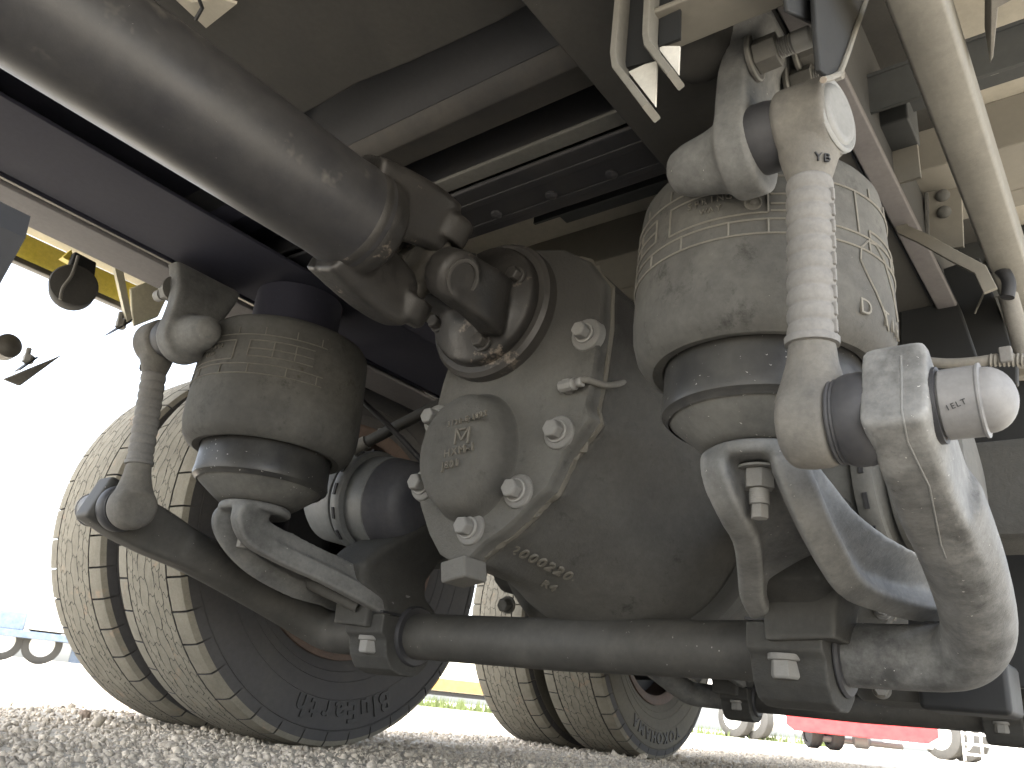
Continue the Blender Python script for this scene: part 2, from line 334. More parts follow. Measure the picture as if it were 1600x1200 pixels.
# chassis rails
def rail(y0, s, label, bottom):
    r = thing('chassis_rail', label, 'frame rail', (1.5, y0, .8), 'chassis rails')
    mb = MB(); mb.box((1.7, y0 + s * .004, .93), (6.6, .008, .25)); mb.build('web', 'frame', r, bevel=.002)
    mb = MB(); mb.box((1.7, y0 + s * (.008 + bottom / 2) - s * .008, .795), (6.6, bottom, .009)); mb.build('bottom_flange', 'flange', r, bevel=.003)
    mb = MB(); mb.box((1.7, y0 + s * .045, 1.049), (6.6, .09, .009)); mb.build('top_flange', 'frame', r, bevel=.003)
    return r
rl = rail(1.302, 1, 'dark navy frame rail with dusty lower flange left of the driveshaft', .098)
mb = MB(); mb.box((1.9, 1.190, .803), (5.0, .19, .006)); mb.build('inner_plate', 'frame', rl, bevel=.002)
mb = MB(); mb.box((1.7, 1.290, .9), (6.6, .006, .13)); mb.build('inner_reinforcement', 'frame', rl, bevel=.002)
MT['frame_keep'] = MT['frame']; MT['frame'] = MT['plate']
rr = rail(.208, -1, 'frame rail with wide grey underside plate above the right air spring', .030)
MT['frame'] = MT['frame_keep']
mb = MB(); mb.box((1.7, .318, .803), (6.6, .212, .008)); mb.build('underside_plate', 'plate', rr, bevel=.003)

# cross members between the rails
r = thing('cross_member', 'grey pressed cross member with curved lower edge above the driveshaft', 'cross member', (.35, .755, .84), 'cross members between the rails')
mb = MB(); e = [at(370, 232, Z=.84), at(500, 165, Z=.84), at(560, 130, Z=.84), at(640, 98, Z=.84), at(720, 62, Z=.84), at(780, 34, Z=.84), at(836, 2, Z=.84)]
e[-1].y = .425
pl = [V(e[0].x - .03, .86, .84)] + e + [V(.05, .425, .84), V(.05, .86, .84)]
mb.prism(pl, (0, 0, .010)); mb.build('pressed_plate', 'strip' if 0 else 'plate', r, bevel=.003)
mb = MB(); mb.box((.30, .64, .93), (.008, .43, .17)); mb.build('upright_web', 'crossd', r, bevel=.002)
r = thing('cross_member', 'rounded cross member with a pale ridge between the two dark gaps', 'cross member', (.62, .755, .8), 'cross members between the rails')
mb = MB(); prof = [(.44, 1.0), (.44, .96), (.50, .905), (.575, .842), (.578, .848), (.50, .915), (.45, .96), (.45, 1.0)]
mb.prism([V(x, .425, z) for x, z in prof], (0, .875, 0)); mb.build('sloping_plate', 'black', r, bevel=.002)
mb = MB(); prof = [(.574, .843), (.585, .832), (.60, .827), (.615, .832), (.645, .836), (.645, .842), (.612, .840), (.60, .836), (.59, .840), (.578, .849)]
mb.prism([V(x, .425, z) for x, z in prof], (0, .41, 0)); mb.build('ridge', 'cross', r, bevel=.002)
mb = MB(); mb.prism([V(x, .836, z) for x, z in prof], (0, .464, 0)); mb.build('ridge', 'frame', r, bevel=.002)
mb = MB(); mb.box((.575, .755, 1.0), (.15, 1.06, .08)); mb.build('upper_web', 'frame', r)
r = thing('cross_member', 'dark channel cross member behind the driveshaft joint', 'cross member', (.75, .755, .8), 'cross members between the rails')
mb = MB(); mb.box((.695, .62, .822), (.026, .40, .006)); mb.build('front_lip', 'strip', r, bevel=.002)
mb = MB(); mb.box((.708, .755, .90), (.008, .86, .15)); mb.build('front_web', 'crossd', r, bevel=.002)
mb = MB(); mb.box((.765, .86, .818), (.105, .88, .008)); mb.build('bottom_plate', 'crossd', r, bevel=.003)
for y in (.50, .60, .70):
    mb = MB(); mb.lathe((.78, y, .814), (0, 0, -1), [(0, .009), (.003, .009), (.006, .005)], 12); mb.build('rivet', 'crossd', r)
mb = MB(); mb.box((.745, .64, .8135), (.012, .43, .003)); mb.box((.795, .64, .8135), (.010, .43, .002)); mb.build('pressed_bead', 'crossd', r, bevel=.002)
mb = MB(); mb.box((.818, .755, .90), (.008, .86, .16)); mb.build('rear_web', 'crossd', r, bevel=.002)
for x, l in ((1.50, 'black cross member above the axle housing'), (2.2, 'black cross member behind the axle housing')):
    r = thing('cross_member', l, 'cross member', (x, .755, .8), 'cross members between the rails')
    mb = MB(); mb.box((x, .755, .955), (.12, 1.08, .10)); mb.build('box_section', 'crossd', r, bevel=.01)

mb = MB(); mb.box((-.2, 1.08, .870), (2.04, .42, .006)); simple('liner_panel', mb, 'frame', 'dark navy liner panel between the driveshaft and the left frame rail', 'liner')
mb = MB(); mb.box((-.2, .64, 1.04), (2.0, .44, .006)); simple('liner_panel', mb, 'crossd', 'black liner panel high above the driveshaft between the cross members', 'liner')
# ------------------------------------------------------------------ driveshaft
DZ = .698
r = thing('driveshaft', 'thick grey steel driveshaft tube running to the joint at the differential', 'driveshaft', (-.6, CY, DZ))
mb = MB(); mb.lathe((-.9, CY, DZ), (1, 0, 0), [(0, .0695), (1.43, .0695), (1.455, .0715), (1.47, .073), (1.485, .068)], 72); mb.build('tube', 'shaft', r)
mb = MB(); mb.lathe((.563, CY, DZ), (1, 0, 0), [(-.012, .0697), (-.007, .0722), (0, .0730), (.006, .0724), (.014, .0705)], 72); mb.build('weld_seam', 'yoke', r)
# yoke of the shaft: arms above and below the cross
mb = MB(); mb.lathe((.56, CY, DZ), (1, 0, 0), [(0, .070), (.02, .073), (.04, .069), (.055, .05)], 40)
ca = R(-62)
def rad(a, k, x): return V(x, CY + math.cos(a) * k, DZ + math.sin(a) * k)
for s in (0, math.pi):
    a = ca + s
    mb.tube(spline([rad(a, .034, .56), rad(a, .048, .61), rad(a, .058, .66), rad(a, .060, .70)], 6), [.05 - .0007 * i for i in range(19)], prof=rect(.62, 1.04), up=(math.cos(0), math.sin(a) * .2, 1))
    mb.lathe(rad(a, .045, .705), rad(a, 1, 0) - rad(a, 0, 0), [(0, .036), (.034, .036), (.040, .030)], 28)
mb.build('shaft_yoke', 'yoke', r, rem=.0035, sm=8)
for s in (0, math.pi):
    a = ca + s; d = rad(a, 1, 0) - rad(a, 0, 0)
    mb = MB(); mb.lathe(rad(a, .082, .705), d, [(0, .028), (.003, .028), (.003, .024), (-.003, .022)], 28); mb.build('bearing_cap', 'brass', r)
mb = MB(); a2 = ca + math.pi / 2
for a in (ca, ca + math.pi, a2, a2 + math.pi):
    mb.lathe(V(.705, CY, DZ), rad(a, 1, 0) - rad(a, 0, 0), [(0, .024), (.03, .020), (.055, .018), (.07, .018)], 20)
mb.lathe((.68, CY, DZ), (1, 0, 0), [(0, .02), (.01, .032), (.05, .032), (.06, .02)], 20)
mb.build('cross_joint', 'brass', r, rem=.0035, sm=4)
r = thing('differential_yoke', 'oily companion yoke and round dust flange bolted to the differential nose', 'yoke', (.80, CY, DZ))
mb = MB()
for s in (0, math.pi):
    a = a2 + s
    mb.tube(spline([rad(a, .040, .83), rad(a, .064, .79), rad(a, .072, .75), rad(a, .068, .70)], 6), [.048 - .0006 * i for i in range(19)], prof=rect(.46, 1.0), up=(0, math.sin(a) * .2, 1))
    mb.lathe(rad(a, .050, .70), rad(a, 1, 0) - rad(a, 0, 0), [(0, .037), (.034, .037), (.040, .031)], 28)
mb.lathe((.80, CY, DZ), (1, 0, 0), [(0, .045), (.015, .072), (.03, .098), (.05, .100), (.055, .08)], 48)
mb.build('yoke_fork', 'yoke', r, rem=.0035, sm=8)
mb = MB(); mb.lathe((.845, CY, DZ), (1, 0, 0), [(0, .06), (.002, .108), (.008, .114), (.026, .115), (.030, .108), (.030, .05)], 64); mb.build('dust_flange', 'yoke', r)
for s in (0, math.pi):
    a = a2 + s; d = rad(a, 1, 0) - rad(a, 0, 0)
    mb = MB(); mb.lathe(rad(a, .088, .70), d, [(0, .027), (.004, .027), (.004, .022), (-.002, .020)], 28); mb.build('bearing_cap', 'yoke', r)
for k in range(4):
    a = a2 + R(45) + k * math.pi / 2
    mb = MB(); mb.bolt(rad(a, .078, .822), (-1, 0, 0), .012, .018); mb.build('flange_bolt', 'yoke', r, bevel=.001)

# ------------------------------------------------------------------ differential and axle
XC = .87
def cp(px, py, x=XC): return at(px, py, X=x)
out_px = [(716, 556), (699, 572), (690, 600), (680, 640), (664, 664), (657, 700), (652, 745), (654, 790), (668, 835), (684, 866), (702, 878), (730, 876), (756, 850), (786, 830), (812, 806), (832, 784), (856, 762), (866, 742), (882, 708), (900, 684), (924, 652), (918, 632), (928, 584), (940, 500), (942, 440), (918, 405), (880, 388), (835, 388), (780, 440), (740, 500)]
outl = [cp(*p) for p in out_px]
r = thing('axle_differential', 'dusty cast differential housing with domed cover at the centre of the axle', 'differential', (1.2, CY, .3))
cen = sum(outl, Vector()) / len(outl)
def sc(pts, k, dx, c=None): c = c or cen; return [V(p.x + dx, c.y + (p.y - c.y) * k, c.z + (p.z - c.z) * k) for p in pts]
def roughen(pts, a, seed): return [p + V(0, a * noise.noise(Vector((i * .9, seed, 0))), a * noise.noise(Vector((i * .9, seed, 9)))) for i, p in enumerate(pts)]
def dense(pts, k):
    o = []
    for i in range(len(pts)):
        a, b = pts[i], pts[(i + 1) % len(pts)]
        for j in range(k): o.append(a.lerp(b, j / k))
    return o
D_ = dense(outl, 3)
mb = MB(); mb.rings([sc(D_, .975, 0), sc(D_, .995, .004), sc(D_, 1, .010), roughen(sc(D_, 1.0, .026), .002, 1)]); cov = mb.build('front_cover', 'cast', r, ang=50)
mb = MB(); mb.rings([roughen(sc(D_, 1.006, .024), .009, 3), roughen(sc(D_, 1.014, .029), .011, 5), roughen(sc(D_, 1.0, .035), .004, 8)]); mb.build('sealant_bead', 'gasket', r)
# carrier behind the cover: sections that swell to the banjo of the axle
def ell(x, cy, cz, ry, rz, n=len(D_), ph=0, p=2.3):
    out = []
    for i in range(n):
        d = D_[i] - cen; a = math.atan2(d.z, d.y); c_, s_ = math.cos(a), math.sin(a)
        k = (abs(c_) ** p + abs(s_) ** p) ** (-1 / p); out.append(V(x, cy + ry * c_ * k, cz + rz * s_ * k))
    return out
mb = MB(); back = sc(D_, 1.0, .035)
mid = [a.lerp(b, .5) for a, b in zip(sc(D_, 1.03, .14), ell(1.02, .70, .53, .19, .24))]
mb.rings([back, sc(D_, 1.0, .06), mid, ell(1.12, .70, .50, .215, .245), ell(1.22, .70, .49, .25, .25), ell(1.45, .72, .49, .25, .24)])
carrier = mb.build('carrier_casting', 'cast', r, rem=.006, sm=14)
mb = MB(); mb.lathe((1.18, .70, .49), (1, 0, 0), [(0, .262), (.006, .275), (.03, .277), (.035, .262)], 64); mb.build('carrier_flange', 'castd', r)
dm = cp(740, 708, XC)
mb = MB(); up_ = V(0, 0, 1); Rd = .083
ring = []
for a_, k in ((.010, 1.16), (-.004, 1.04), (-.014, 1.0), (-.032, .94), (-.046, .82), (-.055, .62), (-.060, .35), (-.061, .02)):
    ring.append([V(XC + a_, dm.y + Rd * k * math.cos(t) * .94, dm.z + Rd * k * math.sin(t) * 1.12 - .006) for t in [2 * math.pi * i / 48 for i in range(48)]])
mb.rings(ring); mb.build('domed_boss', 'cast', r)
for i, (px, py, rr_) in enumerate([(680, 655, .0155), (660, 757, .0155), (733, 825, .0155), (808, 767, .016), (872, 675, .0155), (915, 522, .014)]):
    p = cp(px, py, XC - .004)
    mb = MB(); mb.lathe(p + V(.012, 0, 0), (-1, 0, 0), [(0, .027), (.012, .024), (.014, .018)], 24)
    mb.bolt(p - V(0, 0, 0), (-1, 0, 0), rr_ * .88, .022, 1.18); mb.build('cover_bolt', 'bolt', r, bevel=.0015)
p = cp(716, 878, XC - .01); mb = MB(); mb.box(p + V(.012, -.002, -.012), (.05, .045, .03), Matrix.Rotation(R(-12), 3, 'X')); mb.build('drain_boss', 'cast', r, bevel=.004)
for px, py in ((1038, 902), (1070, 838), (1100, 760)):
    p = at(px, py, X=1.17); mb = MB(); mb.bolt(p, (-1, .0, 0), .019, .022, 1.2); mb.build('carrier_bolt', 'castd', r, bevel=.002)
for px, py in ((795, 945), (905, 968)):
    p = at(px, py, X=1.14); mb = MB(); mb.bolt(p, (-1, 0, -.2), .012, .02); mb.build('lower_bolt', 'castd', r, bevel=.002)
for t, px, py, sz in (('3121-E-1895', 730, 655, .0120), ('HXM-1', 718, 704, .0165), ('J801', 704, 726, .0155)):
    p = cp(px, py, XC - .0605)
    lettering('raised_lettering', t, sz, .0022, p, (0, -1, .10), (-1, .04, 0), 'gasket', r)
p = cp(722, 681, XC - .0615); mb = MB(); 
def bar2(mb, a, b, w, t, n): 
    a, b = Vector(a), Vector(b); d = (b - a); mb.box((a + b) / 2, (d.length, w, t), Matrix((d.normalized(), Vector(n).normalized().cross(d.normalized()), Vector(n).normalized())).transposed())
sq = .012
L_ = [p + V(0, y * sq, z * sq) for y, z in ((1, -1), (1, 1), (0, -.5), (-1, 1), (-1, -1))]
for i in range(4): bar2(mb, L_[i], L_[i + 1], .0028, .003, (-1, 0, 0))
bar2(mb, L_[1] + V(0, -.006, -.002), L_[3] + V(0, .006, -.002), .0024, .003, (-1, 0, 0)); mb.build('triangle_emblem', 'gasket', r)
def land(o, px, py):
    from mathutils.bvhtree import BVHTree
    bpy.context.view_layer.update(); t = BVHTree.FromObject(o, bpy.context.evaluated_depsgraph_get())
    c = V(0, 0, CAM_H); d = (at(px, py, X=1.0) - c).normalized(); iv = o.matrix_world.inverted(); h = t.ray_cast(iv @ c, iv.to_3x3() @ d)
    return (o.matrix_world @ h[0], h[1]) if h[0] else (at(px, py, X=.99), V(-.6, -.3, -.7))
for t, px, py, sz, rx in (('32000220-15', 858, 884, .0265, 886), ('R4', 858, 914, .020, 850)):
    p, n = land(carrier, px, py); q2 = land(carrier, px + 30, py + 16)[0]; lettering('raised_lettering', t, sz, .0025, p + n * .001, q2 - p, n, 'gasket', r, .0004)
# axle beam and the wheel-side hubs
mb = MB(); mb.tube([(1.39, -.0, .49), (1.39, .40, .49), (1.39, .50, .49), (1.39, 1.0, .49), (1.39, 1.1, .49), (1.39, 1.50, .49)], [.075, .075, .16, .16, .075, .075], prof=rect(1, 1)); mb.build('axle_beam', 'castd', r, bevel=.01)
mb = MB(); o_ = [(982, 600), (1000, 588), (1040, 610), (1042, 745), (980, 660)]
pl = [at(*q_, X=1.06) for q_ in o_]; mb.prism(pl, (.02, 0, 0)); mb.build('bracket_plate', 'castd', r, bevel=.003)
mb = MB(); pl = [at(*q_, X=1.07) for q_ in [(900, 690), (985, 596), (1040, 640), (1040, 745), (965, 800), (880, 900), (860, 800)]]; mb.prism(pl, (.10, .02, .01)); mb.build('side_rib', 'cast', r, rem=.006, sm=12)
# breather hose
p0 = cp(888, 607, XC - .005); f = thing('breather_hose', 'thin grey air hose screwed into the top of the differential cover', 'hose', p0)
mb = MB(); mb.hexn(p0 + V(.02, 0, 0), (-1, 0, .1), .010, .030); mb.tube([p0 + V(-.008, .008, 0), p0 + V(-.008, -.012, .001)], .009, 8); mb.build('elbow_fitting', 'bolt', f, bevel=.001)
mb = MB(); mb.tube(spline([p0 + V(-.008, -.010, .001), p0 + V(-.005, -.03, .006), at(950, 602, X=.90), at(990, 592, X=.98), at(1050, 570, X=1.1)], 6), .0048, 10); mb.build('hose', 'hose', f)
mb = MB(); mb.lathe(p0 + V(-.008, -.012, .001), (0, -1, .1), [(0, .008), (.004, .009), (.007, .006), (.012, .007), (.016, .007)], 12); mb.build('ferrule', 'bolt', f)

# ------------------------------------------------------------------ air springs (right one built, left one mirrored)
BX, BY = .815, CY - .445
r = thing('air_spring', 'large dusty rubber air spring behind the grey link rod under the right rail', 'air spring', (BX, BY, .40), 'air springs of the front axle')
bp = [(.792, 0.1044), (.790, 0.1168), (.782, 0.1292), (.768, 0.1354), (.75, 0.1372), (.70, 0.1389), (.62, 0.1416), (.56, 0.1429), (.53, 0.1420), (.51, 0.1372), (.498, 0.1292), (.492, 0.1186), (.494, 0.1080), (.502, 0.1018), (.52, 0.1000)]
bp = [(z if z <= .53 else .53 + (z - .53) * .687, q_) for z, q_ in bp]
def brad(z):
    q_ = sorted((a, b) for a, b in bp[2:10]); return float(np.interp(z, [a for a, b in q_], [b for a, b in q_]))
mb = MB(); mb.lathe((BX, BY, 0), (0, 0, 1), [(.709, .05)] + bp, 96, caps=False); mb.build('rubber_bellow', 'bellow', r)
mb = MB()
mb.lathe((BX, BY, 0), (0, 0, 1), [(.799, .03), (.799, .075), (.730, .075), (.718, .100), (.712, .104), (.708, .03)], 64); mb.build('top_plate', 'frame', r)
def arc_rib(mb, z0, z1, a0, a1, w=.0011, h=.0012):      # raised line on the bellow
    z0, z1 = (z - .107 if z > .69 else z - .065 for z in (z0, z1))
    n = max(1, int(abs(a1 - a0) / 4)) if a0 != a1 else 1
    P = []
    for i in range(n + 1):
        t = i / n; z = z0 + (z1 - z0) * t; a = R(a0 + (a1 - a0) * t); rr = brad(z) + h * .3
        P.append(V(BX + (rr + .0006) * math.cos(a), BY + (rr + .0006) * math.sin(a), z))
    mb.tube(P, [max(w, h)] * len(P), 4)
mb = MB()
for z in (.768, .714, .697): arc_rib(mb, z, z, 100, 300)
rr_ = random.Random(3)
for (za, zb) in ((.782, .768), (.714, .697)):
    a = 104
    while a < 298: arc_rib(mb, za, zb, a, a); a += rr_.uniform(14, 26)
for z in (.757, .722): arc_rib(mb, z, z, 160, 205)
for a in (160, 205): arc_rib(mb, .757, .722, a, a)
for z in (.745, .733, .724): arc_rib(mb, z, z, 206, 228)
for z in (.757, .742, .728): arc_rib(mb, z, z, 108, 150)
for a in (120, 134, 150): arc_rib(mb, .757, .728, a, a)
arc_rib(mb, .768, .714, 245, 245); arc_rib(mb, .725, .725, 252, 282); arc_rib(mb, .725, .716, 252, 252)
for off in (0, 1):
    Pz = [(244 + off * 6, .640), (245 + off * 6, .655 - off * .006), (250 + off * 2, .668 - off * .010), (256, .670 - off * .010), (262 , .658 - off * .012), (268 - off, .63 - off * .01), (274 - off * 3, .60)] if not off else [(244, .640), (248, .622), (256, .598), (264, .58)]
    for (a, z), (b, w_) in zip(Pz[:-1], Pz[1:]): arc_rib(mb, z, w_, a, b)
mb.build('moulded_rib_lines', 'rib', r)
def wrap_text(name, txt, size, z, adeg, m, parent, step, bold=.0):
    z = z - .107 if z > .69 else z - .065
    bmx = bmesh.new()
    for i, ch in enumerate(txt):
        if ch == ' ': continue
        me = text_mesh(ch, size, .0012, bold); a = R(adeg + step * i); n = V(math.cos(a), math.sin(a), 0); x = V(-math.sin(a), math.cos(a), 0)
        T = Matrix((x, V(0, 0, 1), n)).transposed().to_4x4(); T.translation = V(BX, BY, z) + n * (brad(z) + .0008); me.transform(T); bmx.from_mesh(me); bpy.data.meshes.remove(me)
    me = bpy.data.meshes.new(name); bmx.to_mesh(me); bmx.free(); me.materials.append(MT[m]); o = bpy.data.objects.new(name, me); C.objects.link(o); adopt(o, parent); o['kind'] = 'stuff'; return o
wrap_text('moulded_letters', 'SPRING', .011, .748, 171, 'rib', r, 3.6)
wrap_text('moulded_letters', 'WAY', .009, .735, 178, 'rib', r, 3.4)
wrap_text('moulded_letters', 'D TIR', .024, .588, 246, 'rib', r, 7)
mb = MB(); a = R(199); n = V(math.cos(a), math.sin(a), 0); o_ = V(BX, BY, .628) + n * brad(.628)
mb.lathe(o_, n, [(-.001, .009), (.0015, .009), (.0015, .0075), (.0006, .0072)], 20); mb.lathe(o_, n, [(-.001, .004), (.0016, .003)], 6); mb.build('moulded_emblem', 'rib', r)
mb = MB(); mb.lathe((BX, BY, 0), (0, 0, 1), [(.53, .05), (.528, .099), (.522, .104), (.455, .1065), (.446, .108), (.441, .107), (.438, .103), (.434, .10)], 80, caps=False); mb.build('piston_skirt', 'piston', r)
mb = MB(); mb.lathe((BX, BY, 0), (0, 0, 1), [(.442, .103), (.436, .099), (.410, .068), (.404, .060), (.404, .01)], 80, caps=False); mb.build('piston_cone', 'cone', r)
LEFT_AS = 'large dark rubber air spring under the left rail beside the twin tyres'
la = copy_tree(r, LEFT_AS, mirror=True); la.scale = (1.06, -1.06, 1.0)

# ------------------------------------------------------------------ support brackets under the air springs
def spath(P, k=6): return spline(P, k)
r = thing('air_spring_bracket', 'forged bracket with rounded loop carrying the right air spring', 'bracket', (BX, BY, .30), 'brackets under the air springs')
mb = MB()
mb.lathe((BX, BY, .388), (0, 0, 1), [(0, .056), (.004, .061), (.012, .061), (.016, .056)], 40)
inb = [(.80, BY + .052, .392), (.765, BY + .050, .385), (.760, BY + .055, .350), (.80, BY + .070, .310), (.93, BY + .095, .27), (1.05, BY + .10, .262)]
inb = [at(1122, 722, X=.775), at(1124, 748, X=.775), at(1142, 790, X=.80), at(1166, 835, X=.86), at(1172, 880, X=.93), at(1176, 925, X=1.0), at(1196, 962, X=1.07)]
otb = [at(1232, 720, X=.785), at(1250, 768, X=.80), at(1284, 842, X=.86), at(1322, 902, X=.95), at(1380, 928, X=1.04), at(1450, 942, X=1.11), at(1560, 932, X=1.25)]
mb.tube(spath([V(.815, BY + .03, .392)] + inb), [.015] * 43, prof=rect(1.0, 1.0))
mb.tube(spath([V(.815, BY - .03, .392)] + otb), [.017] * 43, prof=rect(1.0, 1.1))
I_, O_ = spath(inb, 5), spath(otb[:6], 5)
Wb = V(.035, 0, .018)
ra = []
for i in range(26):
    a, b = I_[i], O_[i]; u = i / 25; dn = Wb * (1 + u * .6)
    ra.append([a, a.lerp(b, .5) + dn, b, b + V(.012, 0, .012), a.lerp(b, .5) + dn + V(.012, 0, .012), a + V(.012, 0, .012)])
mb.rings(ra)
mb.rings([[p, p + V(.05, 0, .030) * min(1, .25 + i / 16), p + V(.05, 0, .030) * min(1, .25 + i / 16) + V(0, .013, 0), p + V(0, .013, 0)] for i, p in enumerate(I_)])
# broad outboard wing that reaches back to the axle
Wi = spath([at(1232, 712, X=.785), at(1252, 768, X=.80), at(1286, 840, X=.86), at(1326, 900, X=.95), at(1384, 926, X=1.04), at(1465, 942, X=1.12)], 5)
Wo = spath([at(1262, 708, X=.80), at(1296, 748, X=.83), at(1340, 802, X=.88), at(1400, 846, X=.96), at(1455, 872, X=1.06), at(1535, 890, X=1.16)], 5)
nv = V(.013, .006, .004)
mb.rings([[a, b, b + nv, a + nv] for a, b in zip(Wi, Wo)])
mb.build('forged_arm', 'brk', r, rem=.0035, sm=7)
mb = MB(); bx_, bz_ = .805, .385
mb.lathe((bx_, BY - .0, bz_), (0, 0, -1), [(0, .024), (.003, .024), (.003, .001)], 24)
mb.hexn((bx_, BY, bz_ - .003), (0, 0, -1), .0165, .020); mb.lathe((bx_, BY, bz_ - .023), (0, 0, -1), [(i * .0012, .0098 + (.0009 if i % 2 else 0)) for i in range(14)] + [(.017, .009)], 16); mb.hexn((bx_, BY, bz_ - .040), (0, 0, -1), .0095, .014)
mb.build('stud_and_nut', 'bolt', r, bevel=.0008)
# lower saddle that sits on the stabilizer bar
mb = MB(); pl = [at(1168, 925, X=1.03), at(1190, 955, X=1.03), at(1193, 1000, X=1.03), at(1312, 1000, X=1.05), at(1314, 955, X=1.05), at(1330, 900, X=1.05), at(1200, 840, X=1.03)]
mb.prism([V(1.03, p.y, p.z) for p in pl], (.09, 0, 0)); mb.build('saddle', 'castd', r, rem=.004, sm=6)
copy_tree(r, 'forged bracket carrying the dark left air spring beside the twin tyres', mirror=True)

# ------------------------------------------------------------------ stabilizer bar
SX, SZ, SR = 1.13, .231, .040
r = thing('stabilizer_bar', 'thick curved anti-roll bar crossing under the axle from arm to arm', 'stabilizer bar', (SX, CY, SZ))
mb = MB()
mb.tube([(SX, CY - .41, SZ), (SX, CY - .3, SZ), (SX - .004, CY - .15, SZ - .002), (SX - .008, CY, SZ - .004), (SX - .004, CY + .15, SZ - .002), (SX, CY + .3, SZ), (SX, CY + .41, SZ)], SR, 40); mb.build('centre_tube', 'bar', r)
def arm_path(s):
    c_ = lambda d: CY + s * d
    return spline([(SX, c_(.40), SZ), (SX, c_(.51), SZ), (SX - .008, c_(.56), SZ + .003), (SX - .04, c_(.586), SZ + .018), (SX - .10, c_(.600), SZ + .040), (SX - .22, c_(.610), SZ + .076), (SX - .34, c_(.614), SZ + .108)], 8)
for s, nm in ((-1, 'arm'), (1, 'arm')):
    c_ = lambda d: CY + s * d
    P = arm_path(s)
    mb = MB(); mb.tube(P, [SR * (1 - .06 * i / len(P)) for i in range(len(P))], 32)
    # forged flat end
    E = [((.81, .612, .331), (.0345, .040)), ((.74, .616, .350), (.028, .043)), ((.68, .620, .366), (.025, .042)), ((.622, .622, .386), (.025, .040))]
    rings = []
    for i_, ((x, d, z), (hy, hz)) in enumerate([((.98, .608, .283), (.034, .034)), ((.89, .611, .309), (.036, .037))] + E):
        up = V(.32, 0, .95); m_ = (0, 0, .25, .75, 1, 1)[i_]
        rings.append([V(x, c_(d), z) + V(0, 1, 0) * ((a * m_ + (1 - m_) * a / math.hypot(a, b)) * hy) + up * ((b * m_ + (1 - m_) * b / math.hypot(a, b)) * hz) for a, b in RRECT])
    mb.rings(rings)
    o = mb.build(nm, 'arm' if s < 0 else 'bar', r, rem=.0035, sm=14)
    if s < 0: arm_obj = o
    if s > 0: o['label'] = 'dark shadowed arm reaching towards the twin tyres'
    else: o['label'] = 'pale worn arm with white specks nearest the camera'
    a = V(.652, c_(.643), .372); d = V(0, s, 0)
    mb = MB(); mb.lathe(a, d, [(0, .030), (.006, .030)], 32); mb.build('rubber_washer', 'rub', r)
    mb = MB(); mb.lathe(a + d * .006, d, [(0, .0255), (.002, .0272), (.026, .0272), (.0272, .0285), (.0287, .0285), (.0297, .0250)] + [(.0297 + .021 * math.sin(t), .0250 * math.cos(t)) for t in [R(q_) for q_ in range(10, 90, 10)]] + [(.0508, .0006)], 40)
    mb.build('domed_nut_cap', 'capd', r)
    if s < 0: lettering('cap_lettering', '1ELT', .006, .0006, a + d * .019 + V(-.0250, 0, -.0105), (0, -1, .3), (-1, 0, -.4), 'black', r)
def seam(ob, pts, name, m, parent, rad_=.0008):
    P = [land(ob, *p)[0] for p in [Vector(pts[i]).lerp(Vector(pts[i + 1]), t / 6) for i in range(len(pts) - 1) for t in range(6)] + [Vector(pts[-1])]]
    mb = MB(); mb.tube(P, rad_, 6); mb.build(name, m, parent)
seam(arm_obj, [(1408, 556), (1409, 640), (1418, 690), (1452, 760), (1470, 850), (1478, 872)], 'parting_line', 'cap', r)
# clamps
r = thing('stabilizer_clamp', 'cast clamp cap holding the bar under the right air spring bracket', 'clamp', (1.07, CY - .385, .17), 'clamps of the stabilizer bar')
cy_ = CY - .380; X0 = 1.118
prof = [(-.074, .262), (-.074, .228), (-.062, .220), (-.054, .190), (-.036, .170), (-.010, .162), (.024, .162), (.050, .178), (.064, .205), (.07, .232), (.08, .262)]
mb = MB(); mb.prism([V(X0 + x, cy_ - .048, z - .002) for x, z in prof], (0, .096, 0)); mb.build('clamp_cap', 'castd', r, rem=.003, sm=6)
mb = MB(); mb.lathe((SX, cy_ - .0545, SZ), (0, 1, 0), [(0, .039), (0, .050), (.003, .053), (.005, .053), (.0055, .047), (.0065, .047), (.007, .054), (.100, .054), (.106, .053), (.109, .050), (.109, .039)], 56, caps=False); mb.build('rubber_bush', 'rub', r)
mb = MB(); mb.bolt((X0 - .056, cy_ + .004, .222), (0, 0, -1), .0185, .030, 1.15); mb.build('cap_bolt', 'bolt', r, bevel=.0012)
mb = MB(); mb.prism([V(X0 + x, cy_ - .046, z) for x, z in ((-.077, .2605), (-.077, .2645), (.08, .2645), (.08, .2605))], (0, .094, 0)); mb.build('joint_line', 'black', r)
mb = MB(); mb.rings([[V(X0 + .002 + a * hx + ox, cy_ + oy + b * hy, z) for a, b in RRECT] for z, hx, hy, ox, oy in ((.2635, .078, .048, 0, 0), (.28, .080, .050, -.008, -.004), (.303, .086, .058, -.045, -.016), (.335, .086, .060, -.050, -.018), (.375, .08, .062, -.02, -.012), (.46, .09, .07, .12, 0))])
mb.build('upper_saddle', 'castd', r, rem=.004, sm=8)
copy_tree(r, 'cast clamp cap holding the bar in front of the left twin tyres', mirror=True)

